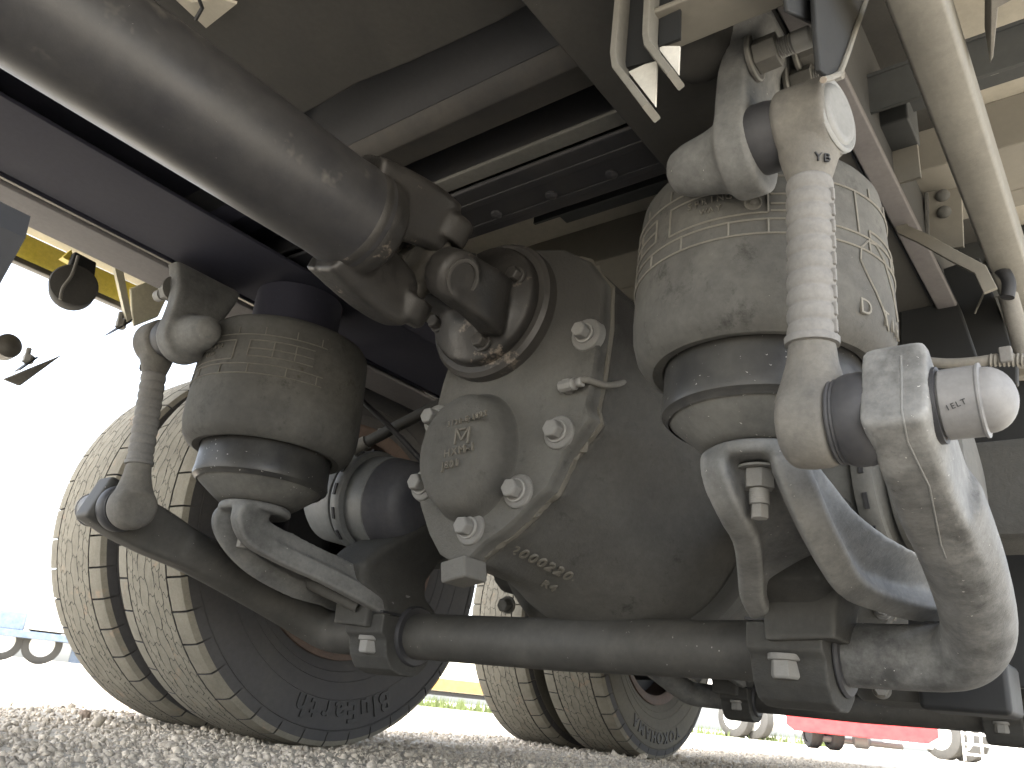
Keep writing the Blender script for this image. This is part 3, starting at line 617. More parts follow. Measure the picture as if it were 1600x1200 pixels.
# ------------------------------------------------------------------ link rods
TX, TY, TZ = .632, CY - .565, .660
LX, LY, LZ = .656, CY - .550, .370
def linkrod():
    r = thing('link_rod', 'pale grey ribbed link rod in front of the right air spring', 'link rod', (LX, LY, LZ), 'link rods of the stabilizer')
    T, L = V(TX, TY, TZ), V(LX, LY, LZ); ax = (T - L).normalized(); Ln = (T - L).length
    mb = MB(); prof = [(.072, .019)]
    z = .074
    while z < Ln - .075:
        prof += [(z, .0186), (z + .0015, .0197), (z + .004, .0206), (z + .0085, .0209), (z + .012, .0204), (z + .0145, .0194)]; z += .0158
    mb.lathe(L, ax, [(.070, .018), (.071, .0228), (.077, .0232), (.079, .019)], 36)
    mb.lathe(L, ax, prof, 36); mb.build('ribbed_sleeve', 'boot', r, ang=70)
    mb = MB()
    z = .084
    while z < Ln - .08:
        mb.box(L + ax * z + V(-.002, -.0205, 0), (.004, .0045, .0125)); z += .0158
    mb.build('edge_nubs', 'boot', r, bevel=.001)
    mb = MB(); mb.lathe(T + V(0, .026, 0), (0, -1, 0), [(0, .033), (.006, .0385), (.044, .0385), (.050, .037)], 48)
    mb.lathe(T, -ax, [(.02, .0300), (.040, .0255), (.060, .0195), (.078, .0185)], 32); mb.build('upper_eye', 'eye', r, rem=.0028, sm=7)
    mb = MB(); mb.lathe(T + V(0, -.021, 0), (-.16, -1, -.02), [(r_, .9 * q_) for r_, q_ in [(-.004, .0385), (.002, .0405), (.0035, .0395), (.005, .0405), (.0065, .0395), (.0075, .037), (.0068, .0345), (.0062, .033), (.0080, .0315), (.0100, .027), (.0098, .024), (.0088, .001)]], 56); mb.build('eye_cap', 'cap', r)
    lettering('rod_lettering', 'YB', .0115, .0012, T - ax * .052 + V(-.0165, -.0172, 0), (1, -1, .0), (-.75, -.66, -.1), 'black', r)
    mb = MB(); mb.lathe(T + V(0, .072, 0), (0, -1, 0), [(0, .020), (.004, .028), (.014, .033), (.026, .0345), (.038, .0345), (.048, .032)], 40); mb.build('upper_dust_boot', 'rub', r)
    mb = MB(); mb.lathe(L + V(0, .024, 0), (0, -1, 0), [(0, .028), (.006, .0350), (.020, .0375), (.036, .0370), (.042, .0340), (.043, .030)], 48)
    mb.lathe(L, ax, [(.018, .032), (.036, .0265), (.055, .0215), (.074, .0195)], 32); mb.build('lower_eye', 'eye', r, rem=.0028, sm=6)
    mb = MB(); mb.lathe(L + V(0, -.019, 0), (0, -1, 0), [(0, .0300), (0, .0355), (.0015, .0362), (.003, .0350), (.0045, .0360), (.006, .0350), (.008, .0368), (.014, .0385), (.024, .0385), (.034, .034), (.042, .026), (.046, .022)], 48); mb.build('lower_dust_boot', 'rub', r)
    return r
r = linkrod()
copy_tree(r, 'dark ribbed link rod standing in front of the left twin tyres', mirror=True)

# upper bracket of the link
r = thing('link_bracket', 'cast arm bracket with boss holding the top of the pale link rod', 'bracket', (.64, CY - .52, .66), 'brackets above the link rods')
mb = MB(); yb = CY - .500
mb.lathe((.642, yb + .018, .660), (0, -1, 0), [(0, .042), (.004, .046), (.032, .046), (.036, .042)], 40)
mb.rings([[V(.642 + a * hx + ox, yb + oy + b * .018, z) for a, b in RRECT] for z, hx, ox, oy in ((.660, .046, 0, 0), (.71, .047, .006, 0), (.74, .054, .012, -.003), (.765, .062, .017, -.012), (.792, .068, .020, -.024))])
mb.lathe((.642, yb + .016, .660), (0, 1, 0), [(0, .038), (.02, .032), (.045, .028), (.060, .022), (.068, .008)], 32)
mb.build('cast_arm', 'brk', r, rem=.0032, sm=8)
for x, z, ln in ((.612, .745, .030), (.690, .765, .026), (.676, .792, .020)):
    mb = MB(); o_ = V(x, yb - .017 - max(0, (z - .74)) * .5, z); d = V(0, -1, 0)
    mb.lathe(o_, d, [(0, .0235), (.004, .0235), (.005, .022)], 28); mb.hexn(o_ + d * .005, d, .0175, .022)
    mb.build('nut', 'boltd', r, bevel=.001)
    mb = MB(); mb.lathe(o_ + d * .027, d, [(i * .0011, .0092 + (.0010 if i % 2 else 0)) for i in range(13)] + [(.0145, .0085)] + [(.0146, .0105), (ln, .0105), (ln + .0015, .0092)], 18); mb.build('threaded_stud', 'bolt', r)
copy_tree(r, 'dark cast bracket holding the top of the left link rod', mirror=True)
mb = MB(); mb.rings([[V(.642 + a * hx + ox, yb - .022 + b * .018, z) for a, b in RRECT] for z, hx, ox in ((.785, .067, .024), (.86, .072, .028), (.93, .072, .028))]); mb.build('upper_web', 'brk', r, bevel=.003)

# ------------------------------------------------------------------ brake chambers
def chamber(P, d, label, grp=None, ks=1.0, m1='chamber', m2='chamberd'):
    r = thing('brake_chamber', label, 'brake chamber', P, grp); d = Vector(d).normalized()
    class MB(globals()['MB']):
        def lathe(s, o, ax, prof, n=40, caps=True): return super().lathe(o, ax, [(a * ks, b * ks) for a, b in prof], n, caps)
    mb = MB(); mb.lathe(P, d, [(0, .02), (0, .050), (.006, .066), (.020, .076), (.07, .082)], 56); mb.build('service_housing', m2, r)
    mb = MB(); mb.lathe(P, d, [(.070, .080), (.072, .083), (.112, .084), (.116, .081)], 56); mb.build('middle_housing', m1, r)
    mb = MB(); mb.lathe(P, d, [(.114, .083), (.116, .092), (.122, .0935), (.134, .0935), (.139, .091), (.141, .083), (.15, .078)], 56)
    mb.build('clamp_band', m1, r)
    Fm = frame_from(d)
    for k in range(14):
        a = 2 * math.pi * k / 14; mb = MB(); mb.box(P + d * .128 * ks + Fm @ V(math.cos(a) * .0935 * ks, math.sin(a) * .0935 * ks, 0), (.004, .022, .006), Fm @ Matrix.Rotation(a, 3, 'Z')); mb.build('band_slot', 'black', r)
    mb = MB(); mb.lathe(P, d, [(.150, .078), (.152, .085), (.158, .086), (.22, .080), (.235, .07), (.24, .03)], 56); mb.build('spring_housing', m1, r)
    return r
Pl = at(640, 790, X=1.12)
lc = chamber(V(1.10, CY + .325, .466), (-.05, 1, .12), 'silver and dark brake chamber between the left air spring and the differential', 'brake chambers', 1.1)
q_ = at(1378, 765, X=1.2)
rc = chamber(q_ + V(0, .128 * 1.12, 0), (0, -1, .04), 'grey brake chamber with banded clamp behind the right stabilizer arm', 'brake chambers', 1.12, 'housing', 'housing')
# reaction rods / thin tubes above left chamber
r = thing('reaction_rod', 'dark slanting rod with clamped end above the left brake chamber', 'rod', at(560, 700, X=1.15))
mb = MB(); a, b = at(552, 702, X=1.10), at(690, 630, X=1.15); mb.tube([a, b], .0125, 16); mb.build('rod_tube', 'bar', r)
mb = MB(); mb.tube([a - (b - a) * .04, a + (b - a) * .16], .0155, 16); mb.box(a + (b - a) * .3 + V(0, 0, .012), (.008, .008, .008)); mb.build('rod_end', 'eye', r, bevel=.001)
mb = MB(); mb.tube([at(628, 680, X=1.12), at(655, 712, X=1.12), at(660, 730, X=1.12)], .002, 6); simple('wire', mb, 'hose', 'thin dark wire hanging beside the left brake chamber', 'wire', bevel=0)
r = thing('brake_camshaft_tube', 'thin dark tube running down from the left bracket nut to the axle', 'tube', at(400, 850, X=.95))
mb = MB(); mb.tube([at(392, 845, X=.92), at(470, 905, X=.97), at(560, 948, X=1.03)], .011, 14); mb.build('steel_tube', 'bar', r)

# ------------------------------------------------------------------ wheels
RT, HW, NB = .494, .14, 42
def crown(v): return RT - .10 * v * v * 4
def cyl(u, v, rr): return V(rr * math.cos(u), v, rr * math.sin(u))
_bm = {}
def shoulder_mesh(sgn):
    b = MB(); da = 2 * math.pi / NB; g = .0022 / RT; us = [-da / 2 + g + (da - 2 * g) * i / 4 for i in range(5)]
    vs = [.0800, .105, .1225, .1300]; rt = [crown(.08), crown(.105), crown(.1225) - .0015, crown(.13) - .012]
    top = [[b.b.verts.new(cyl(u + (.006 if j == 0 and i % 2 else 0), sgn * (v + (.0015 if i % 2 else 0) * (j == 0)), rr)) for j, (v, rr) in enumerate(zip(vs, rt))] for i, u in enumerate(us)]
    bot = [[b.b.verts.new(cyl(u, sgn * v, .474 if j < 3 else .455)) for j, v in enumerate((.0805, .105, .1235, .1345))] for u in us]
    for i in range(4):
        for j in range(3):
            b.mi = 0; b.face([top[i][j], top[i + 1][j], top[i + 1][j + 1], top[i][j + 1]])
        b.mi = 1; b.face([top[i][0], top[i + 1][0], bot[i + 1][0], bot[i][0]]); b.face([top[i][3], top[i + 1][3], bot[i + 1][3], bot[i][3]])
    for i in (0, 4):
        for j in range(3): b.face([top[i][j], top[i][j + 1], bot[i][j + 1], bot[i][j]])
    bmesh.ops.recalc_face_normals(b.b, faces=b.b.faces)
    me = bpy.data.meshes.new('tread_block'); b.b.to_mesh(me); b.b.free(); me.materials.append(MT['tread']); me.materials.append(MT['wall']); return me
def rib_mesh():
    b = MB(); da = 2 * math.pi / NB; g = .0009
    zz = lambda k, u: (0 if k in (0, 6) else (.0035 if k == 3 else .0022)) * (1 if int(round(u / (da / 4))) % 4 in ((0, 1), (2, 3), (0, 1), (1, 2), (0, 1), (2, 3), (0, 1))[k] else -1)
    base = [-.0765, -.0530, -.0285, 0, .0285, .0530, .0765]
    def blk(k, ua, ub, skew):
        n = 4; lo = [(ua + (ub - ua) * i / n) for i in range(n + 1)]
        low = [(u, base[k] + zz(k, u) + g) for u in lo]; hig = [(u, base[k + 1] + zz(k + 1, u) - g) for u in lo]
        e = g / RT; vm = (base[k] + base[k + 1]) / 2; q = skew * da
        low = [(u + (e if i == 0 else -e if i == n else 0), v) for i, (u, v) in enumerate(low)]; hig = [(u + q * 0 + (e if i == 0 else -e if i == n else 0), v) for i, (u, v) in enumerate(hig)]
        poly = low + [(ub - e + q, vm - .004), (ub - e - q, vm + .004)] + hig[::-1] + [(ua + e - q, vm + .004), (ua + e + q, vm - .004)]
        top = [b.b.verts.new(cyl(u, v, crown(v))) for u, v in poly]; bot = [b.b.verts.new(cyl(u, v, .479)) for u, v in poly]
        b.mi = 0; b.face(top); b.mi = 1
        for i in range(len(top)): b.face([top[i], top[(i + 1) % len(top)], bot[(i + 1) % len(top)], bot[i]])
    for i in range(NB):
        u0 = i * da
        for k in range(6):
            if k in (2, 3): blk(k, u0 + (da / 2 if k == 3 else 0), u0 + da + (da / 2 if k == 3 else 0), .05)
            else:
                for h in range(2): blk(k, u0 + da * (h * .5 + .25 * (k % 2)), u0 + da * (h * .5 + .5 + .25 * (k % 2)), .09)
    bmesh.ops.recalc_face_normals(b.b, faces=b.b.faces)
    me = bpy.data.meshes.new('centre_ribs'); b.b.to_mesh(me); b.b.free(); me.materials.append(MT['tread']); me.materials.append(MT['wall']); return me
SH = {s: shoulder_mesh(s) for s in (-1, 1)}; RB = rib_mesh()
def sidewall_y(rr): return float(np.interp(rr, [.30, .34, .38, .42, .45, .47], [.112, .128, .138, .1385, .1345, .130]))
def tyre(x, y, label, wallm, lets, grp, ph=0):
    o = V(x, y, .489); r = thing('truck_wheel', label, 'wheel', o, grp)
    prof = [(-.10, .288), (-.112, .300), (-.128, .34), (-.138, .38), (-.1385, .42), (-.1345, .45), (-.130, .462), (-.122, .474), (-.08, .477), (0, .478), (.08, .477), (.122, .474), (.130, .462), (.1345, .45), (.1385, .42), (.138, .38), (.128, .34), (.112, .30), (.10, .288)]
    mb = MB(); mb.lathe(o, (0, 1, 0), prof, 110, caps=False); mb.build('tyre_carcass', wallm, r)
    mb = MB()
    for rr in (.322, .345, .385, .452):
        mb.lathe(o, (0, 1, 0), [(-sidewall_y(rr) + .001, rr - .0015), (-sidewall_y(rr) - .0015, rr), (-sidewall_y(rr) + .001, rr + .0015)], 90, caps=False)
    mb.build('sidewall_rings', wallm, r)
    for s in (-1, 1):
        for k in range(NB):
            b = bpy.data.objects.new('tread_block', SH[s]); C.objects.link(b); b.parent = r; b.rotation_euler = (0, 2 * math.pi * (k + ph) / NB, 0)
    b = bpy.data.objects.new('centre_ribs', RB); C.objects.link(b); b.parent = r; b.rotation_euler = (0, ph * .1, 0); b['kind'] = 'stuff'
    mb = MB(); mb.lathe(o, (0, 1, 0), [(-.105, .262), (-.118, .285), (-.116, .296), (-.104, .298), (-.098, .288), (-.09, .268), (-.03, .258), (.07, .262), (.10, .29)], 80, caps=False)
    mb.build('rim', 'rim', r)
    mb = MB(); mb.lathe(o, (0, 1, 0), [(-.02, .258), (-.02, .10), (-.01, .10), (-.01, .258)], 60, caps=False); mb.lathe(o, (0, 1, 0), [(-.11, .10), (-.11, .205), (-.02, .21), (-.02, .1)], 60, caps=False); mb.build('brake_drum', 'black', r)
    for txt, size, rr0, a0, step, m in lets:      # letters on the inner sidewall, tops outward
        bmx = bmesh.new(); a = a0
        for ch in txt:
            me = text_mesh(ch, size, .0022, size * .022, 2 if txt[0] == 'B' else 1); wdt = max(v.co.x for v in me.vertices) - min(v.co.x for v in me.vertices)
            adv = (wdt / 2 + size * step) / rr0; a -= adv
            n = V(0, -1, 0); up = V(math.cos(a), 0, math.sin(a)); xx = up.cross(n).normalized()
            slope = (sidewall_y(rr0 + .01) - sidewall_y(rr0 - .01)) / .02
            T = Matrix((xx, (up - V(0, 1, 0) * slope).normalized(), n)).transposed().to_4x4(); T.translation = o + up * (rr0 - size * .33) + V(0, -sidewall_y(rr0) - .0012, 0)
            me.transform(T); bmx.from_mesh(me); bpy.data.meshes.remove(me); a -= adv
        me = bpy.data.meshes.new('sidewall_lettering'); bmx.to_mesh(me); bmx.free(); me.materials.append(MT[m]); q = bpy.data.objects.new('sidewall_lettering', me); C.objects.link(q); adopt(q, r); q['kind'] = 'stuff'
    return r
g1, g2 = 'twin wheels of the front driven axle', 'twin wheels of the second axle'
tyre(1.39, 1.71, 'inner twin tyre with BluEarth lettering on its dark sidewall', 'wall', [('BluEarth', .066, .412, R(297), .10, 'letter'), ('YOKOHAMA', .046, .418, R(150), .10, 'letter')], g1)
tyre(1.39, 2.04, 'outer twin tyre with the brightly lit tread edge against the yard', 'wall', [], g1, .35)
tyre(3.04, 1.71, 'inner rear tyre with YOKOHAMA lettering on its dusty sidewall', 'wall2', [('YOKOHAMA', .056, .412, R(293), .09, 'letter2'), ('BluEarth', .046, .418, R(120), .13, 'letter2')], g2, .2)
tyre(3.04, 2.04, 'outer rear tyre half hidden behind the inner rear tyre', 'wall2', [], g2, .6)

# ------------------------------------------------------------------ second axle: the same suspension again
DX = 3.04 - 1.39
named = {o['label']: o for o in bpy.data.objects if o.parent is None and o.get('label')}
def again(label, new, mirror=False):
    o = named[label]; q = copy_tree(o, new); q.location = o.location + V(DX, 0, 0)
    if o.get('group'): q['group'] = o['group']
    return q
again('thick curved anti-roll bar crossing under the axle from arm to arm', 'black anti-roll bar of the second axle seen under the front one')
for c_ in kids(bpy.data.objects[[o.name for o in bpy.data.objects if o.get('label','').startswith('black anti-roll bar of the second')][0]]):
    if c_.name.startswith('arm') and c_.get('label','').startswith('dark'):
        c_.material_slots[0].link = 'OBJECT'; c_.material_slots[0].material = MT['brk']; c_['label'] = 'grey arm in front of the rear twin tyres'  # lighter material puts the light on this rear arm into its colour
again('cast clamp cap holding the bar under the right air spring bracket', 'dark clamp cap on the bar of the second axle in front of the red panel')
again('cast clamp cap holding the bar in front of the left twin tyres', 'grey clamp cap beside the rear tyre with YOKOHAMA lettering')
again('forged bracket with rounded loop carrying the right air spring', 'dark bracket above the clamp of the second axle right side')
again('forged bracket carrying the dark left air spring beside the twin tyres', 'grey bracket arm in front of the rear twin tyres')
again('dusty cast differential housing with domed cover at the centre of the axle', 'second axle housing hidden low behind the front anti-roll bar')
again(LEFT_AS, 'air spring of the second axle beside the rear twin tyres')

# ------------------------------------------------------------------ things beside and above the right air spring
def px(*ps, **k): return [at(a, b, **k) for a, b in ps]
r = thing('square_tube', 'long dusty square tube slanting across the upper right corner', 'tube', (.9, .09, .8))
mb = MB(); ya, yb_ = .0905, 0
mb.tube([(.1, .092, .80), (1.9, .092, .80)], 1, prof=rect(.024, .030)); mb.build('tube', 'beam', r)
r = thing('hanging_plate', 'dark plate with rounded pale edge hanging beside the bracket nuts', 'plate', at(1300, 60, Y=.15))
mb = MB(); mb.prism(px((1262, -60), (1375, -60), (1351, 5), (1318, 100), (1306, 118), (1286, 125), (1273, 112), (1267, 50), Y=.155), (0, -.005, 0)); mb.build('plate', 'mud', r, bevel=.0015)
pts = spline(px((1375, -60), (1351, 5), (1318, 100), (1306, 118), (1286, 125), Y=.1485), 4)
mb = MB(); mb.tube(pts, .0028, 8); mb.build('pale_edge', 'beam', r)
r = thing('hanging_plate', 'small dark rounded plate at the top edge in front of the nuts', 'plate', at(1240, 0, Y=.16))
mb = MB(); mb.prism(px((1215, -50), (1295, -50), (1284, 0), (1276, 28), (1264, 38), (1225, 20), Y=.165), (0, -.004, 0)); mb.build('plate', 'mud', r, bevel=.0012)
r = thing('flat_bar', 'grey channel bar with rounded end crossing above the air spring', 'bar', at(1120, 30, Z=.72))
P = px((1010, 24), (1033, 82), (1050, 80), (1260, -5), (1330, -60), (1170, -60), (1085, -6), Z=.73); mb = MB(); mb.prism(P, (0, 0, .006)); mb.build('bar_face', 'joist', r, bevel=.002)
mb = MB(); mb.prism([P[0], P[1], P[1] + V(.004, .004, 0), P[0] + V(.004, .004, 0)], (0, 0, .03)); mb.prism([P[1], P[3], P[3] + V(0, .005, 0), P[1] + V(0, .005, 0)], (0, 0, .035)); mb.build('bar_lip', 'joist', r, bevel=.001)
for out, inn, l in ((((978, -40), (966, 108), (1018, 176), (1030, 150), (1029, 92)), ((982, 112), (1027, 91), (1024, 166)), 'folded grey bracket with a white triangular opening at the top'),
                    (((1022, -40), (1017, 76), (1056, 125), (1064, 112), (1062, 60)), ((1026, 72), (1062, 72), (1060, 116)), 'smaller folded bracket tucked behind the end of the channel bar')):
    r = thing('folded_bracket', l, 'bracket', at(*out[2], X=.50), 'folded brackets above the air spring')
    mb = MB(); o_ = px(*out[:3], X=.50)
    mb.tube(spline([o_[0], o_[1] + (o_[0] - o_[1]) * .1], 2) + spline([o_[1] + (o_[2] - o_[1]) * .08, o_[2]], 2), 1, prof=rect(.0035, .012)); mb.build('folded_strip', 'beam', r, bevel=0)
    mb = MB(); mb.prism(px(*inn, X=.508), (.002, 0, 0)); mb.build('bright_gap', 'white', r)  # white plate stands in for the bright background seen through the opening
    mb = MB(); q0 = px(out[1], out[-1], (out[-1][0] + 2, -60), (out[0][0] + 4, -60), X=.506); mb.prism(q0, (.003, 0, 0)); mb.build('web_plate', 'mud', r)
c = at(1092, 95, X=.60); mb = MB(); mb.lathe((c.x, c.y, c.z - .012), (0, 0, 1), [(0, .012), (.004, .024), (.014, .034), (.03, .038), (.2, .038)], 40); simple('bump_stop', mb, 'plate', 'smooth grey rounded bump stop left of the bracket arm', 'bump stop', bevel=0)
# floor brackets and shields on the right
r = thing('stay_strap', 'bent dark flat strap bolted to the rail behind the air spring', 'strap', at(1390, 310, X=1.05))
P = px((1392, 318), (1412, 360), (1440, 372), (1490, 400), (1532, 422), (1548, 455), X=1.05); mb = MB(); mb.tube(P, 1, prof=rect(.003, .008)); mb.build('strap', 'joist', r, bevel=.0008)
c = at(1386, 312, X=1.03); mb = MB(); mb.bolt(c, (-.2, -1, 0), .011, .02); mb.build('bolt', 'boltd', r, bevel=.0008)
mb = MB(); mb.box(c + V(.012, .012, 0), (.02, .008, .045)); mb.build('rubber_pad', 'black', r, bevel=.002)
r = thing('riveted_bracket', 'grey angle bracket with two round rivets beside the square tube', 'bracket', at(1475, 330, X=1.25))
mb = MB(); mb.prism(px((1448, 300), (1502, 292), (1506, 385), (1450, 392), X=1.25), (.006, 0, 0)); mb.build('plate', 'joist', r, bevel=.001)
mb = MB(); mb.prism(px((1444, 300), (1450, 300), (1452, 395), (1446, 395), X=1.245), (.03, 0, 0)); mb.build('flange', 'strip', r, bevel=.001)
for p in ((1473, 306), (1475, 332)): mb = MB(); mb.lathe(at(*p, X=1.25), (-1, 0, 0), [(0, .011), (.004, .010), (.007, .006)], 16); mb.build('rivet', 'strip', r)
mb = MB(); mb.prism(px((1405, 372), (1455, 385), (1500, 480), (1528, 560), (1532, 600), (1405, 600), X=1.32), (.02, 0, 0)); simple('mudguard', mb, 'mud', 'large matt black shield between the air spring and the hose', 'shield')
mb = MB(); mb.prism(px((1470, 420), (1530, 400), (1590, 560), (1590, 600), (1530, 600), X=1.38), (.02, 0, 0)); simple('mudguard', mb, 'mud', 'black shield with a thin pale line right of the large one', 'shield')
mb = MB(); mb.tube(px((1541, 450), (1523, 490), X=1.36), .0016, 6); simple('cable', mb, 'beam', 'short thin pale cable across the right black shield', 'cable', bevel=0)
mb = MB(); mb.tube(px((1575, 462), (1606, 570), X=1.25), .013, 20); simple('pipe', mb, 'eye', 'short grey pipe at the right edge below the square tube', 'pipe', bevel=0)
r = thing('elbow_hose', 'shiny black elbow hose with clamp beneath the square tube', 'hose', at(1560, 430, X=1.2))
mb = MB(); mb.tube(spline(px((1540, 418), (1562, 420), (1576, 440), (1574, 465), X=1.2), 6), .009, 14); mb.build('elbow', 'black', r)
mb = MB(); mb.tube(px((1538, 418), (1546, 418), X=1.2), .0125, 16); mb.build('hose_clamp', 'brass', r)
r = thing('air_hose', 'grey air hose with corrugated sleeve running behind the domed cap', 'hose', at(1520, 565, X=1.05))
mb = MB(); mb.tube(spline(px((1445, 565), (1480, 568), (1520, 566), (1560, 560), X=1.05), 5), .0065, 12); mb.build('hose', 'hose', r)
a, b = at(1545, 563, X=1.05), at(1630, 562, X=1.05); mb = MB(); pts = [a.lerp(b, i / 24) for i in range(25)]; mb.tube(pts, [.0085 if i % 2 else .0068 for i in range(25)], 14); mb.build('corrugated_sleeve', 'hose', r)
mb = MB(); mb.box(at(1572, 555, X=1.045), (.012, .014, .020)); mb.build('cable_clip', 'boot', r, bevel=.002)
# hanging bracket on the floor joist
r = thing('joist_bracket', 'dark boxed bracket hanging from the joist with a small bolt', 'bracket', at(1400, 190, Z=.93))
c = at(1396, 185, Z=.95); mb = MB(); mb.box(c, (.07, .05, .07)); mb.build('box', 'joistd', r, bevel=.003)
mb = MB(); mb.box(c + V(.03, .0, -.06), (.006, .045, .06)); mb.build('tab', 'joist', r, bevel=.001)
mb = MB(); mb.bolt(c + V(.034, -.005, -.065), (1, -.6, 0), .009, .014); mb.build('bolt', 'boltd', r)
mb = MB(); mb.prism(px((1600, -10), (1560, 12), (1552, 90), (1547, 100), (1549, -40), (1600, -60), Z=.80), (0, 0, .05)); simple('side_bracket', mb, 'eye', 'curved grey sheet metal bracket in the top right corner', 'bracket', bevel=.001)
mb = MB()
r = thing('gusset_angle', 'dark angle iron below the floor between bracket and square tube', 'angle iron', at(1350, 120, Z=.9))
mb = MB(); mb.box((.98, .30, .96), (.10, .9, .006)); mb.box((.935, .30, .93), (.006, .9, .06)); mb.build('angle', 'joistd', r, bevel=.001)
for y in (.06, .14): mb = MB(); mb.bolt((.985, y, .957), (0, 0, -1), .010, .012); mb.build('bolt', 'boltd', r)

# ------------------------------------------------------------------ left side of the truck
r = thing('side_guard', 'yellow painted side rail beyond the dusty frame flange', 'guard rail', at(110, 410, Y=1.96))
a, b = at(30, 385, Y=1.96), at(200, 462, Y=1.96); d = (b - a); a = a - d * .35; b = b + d * .12
mb = MB(); mb.tube([a, b], 1, prof=rect(.018, .030)); mb.build('rail', 'yellow', r)
mb = MB(); mb.tube([a + V(0, .0, -.034), b + V(0, 0, -.034)], 1, prof=rect(.012, .008)); mb.build('lower_trim', 'brass', r)
r = thing('side_lamp', 'round dark side lamp on a rubber bracket beyond the frame', 'lamp', at(116, 430, Y=1.75))
c = at(114, 450, Y=1.75); vd = Vector((-c.x, -c.y, 0)).normalized()
mb = MB(); mb.lathe(c + vd * .02, vd, [(-.05, .030), (-.04, .045), (-.005, .048), (0, .045), (.004, .02)], 36); mb.build('lamp_body', 'plate', r)
mb = MB(); mb.prism([p for p in px((118, 392), (152, 410), (146, 452), (100, 440), Y=1.74)], (0, .02, 0)); mb.build('bracket', 'mud', r, bevel=.004)
mb = MB(); mb.tube(spline(px((122, 400), (112, 430), (98, 450), (94, 468), Y=1.725), 5), .0035, 8); mb.build('cable', 'hose', r)
mb = MB(); mb.prism(px((98, 402), (112, 390), (116, 412), Y=1.76), (0, .02, 0)); mb.build('yellow_tab', 'yellow', r)
r = thing('guard_stay', 'cream upright stay with a foot bolt beyond the frame flange', 'stay', at(195, 470, Y=1.85))
mb = MB(); mb.prism(px((177, 408), (191, 412), (207, 498), (199, 503), Y=1.85), (0, .012, 0)); mb.build('upright', 'cream', r, bevel=.001)
mb = MB(); mb.prism(px((172, 522), (176, 519), (207, 498), (206, 503), Y=1.85), (0, .04, 0)); mb.build('foot', 'mud', r, bevel=.001)
mb = MB(); mb.hexn(at(188, 512, Y=1.86), (0, .2, 1), .012, .02); mb.hexn(at(186, 508, Y=1.86) , (0, .2, 1), .007, .035); mb.build('foot_bolt', 'boltd', r)
mb = MB(); mb.prism(px((204, 450), (250, 432), (268, 452), (248, 495), (210, 510), (207, 498), Y=1.90), (0, .01, 0)); simple('side_skirt', mb, 'cream', 'pale side skirt panel between the cream stay and the link bracket', 'panel')
mb = MB(); mb.prism(px((5, 592), (100, 553), (32, 603), Y=1.95), (0, .01, 0)); simple('guard_plate', mb, 'eye', 'thin grey pointed plate against the white sky at the left', 'plate')
r = thing('guard_clip', 'small dark clip with bolt just above the pointed plate', 'clip', at(45, 567, Y=1.95))
mb = MB(); mb.prism(px((30, 577), (58, 557), (60, 559), (33, 578), Y=1.95), (0, .03, 0)); mb.build('clip_plate', 'mud', r)
mb = MB(); mb.hexn(at(43, 566, Y=1.96), (0, .2, 1), .012, .016); mb.hexn(at(41, 562, Y=1.96), (0, .2, 1), .006, .03); mb.build('clip_bolt', 'boltd', r)
mb = MB(); mb.prism(px((-260, 250), (48, 338), (40, 372), (-20, 480), (-260, 900), X=.16), (-.02, 0, 0)); simple('mudflap', mb, 'black', 'dark blue-grey plate at the left edge under the frame flange', 'plate', bevel=0)
mb = MB(); mb.lathe(at(2, 545, Y=1.9), (0, -1, 0), [(0, .02), (.01, .028), (.04, .026), (.05, .012)], 20); simple('reflector', mb, 'brass', 'small brown blurred knob at the left edge of the picture', 'knob', bevel=0)
mb = MB(); mb.box((.2, 1.60, .99), (1.4, .34, .02)); simple('battery_tray', mb, 'joist', 'beige tray bottom above the yellow rail beyond the frame', 'tray')

# ------------------------------------------------------------------ far side of the yard
def wheel_far(name, c, rad, w, d, m1='rub', m2='white', parent=None):
    d = Vector(d).normalized(); mb = MB(); mb.lathe(c, d, [(-w / 2, rad * .62), (-w / 2, rad * .9), (-w / 2 + .03, rad), (w / 2 - .03, rad), (w / 2, rad * .9), (w / 2, rad * .62)], 28, caps=False); o = mb.build(name, m1, parent)
    mb = MB(); mb.lathe(c, d, [(-w / 2 + .02, rad * .62), (-w / 2 + .06, rad * .5), (-.02, rad * .3), (.02, rad * .3), (w / 2 - .06, rad * .5), (w / 2 - .02, rad * .62)], 24); o2 = mb.build('rim', m2, o) if 0 else mb.build('wheel_rim', m2, parent); return o
def ground_at(a, b, dist):
    d = RC.T @ np.array([(a - 800) / F, -(b - 600) / F, -1.0]); d = Vector(d); d.z = 0; d.normalize(); return V(d.x * dist, d.y * dist, 0)
def yard(a, dist): p = ground_at(a, 1000 + a * .1, dist); side = V(p.y, -p.x, 0).normalized(); return p, side, p.normalized()
def block(mb, a, dist, u0, u1, z0, z1, depth=1.0, off=0):
    p, sd_, fw = yard(a, dist); c = p + sd_ * ((u0 + u1) / 2) + fw * (depth / 2 + off); c.z = (z0 + z1) / 2
    mb.box(c, (u1 - u0, depth, z1 - z0), Matrix((sd_, fw, V(0, 0, 1))).transposed())
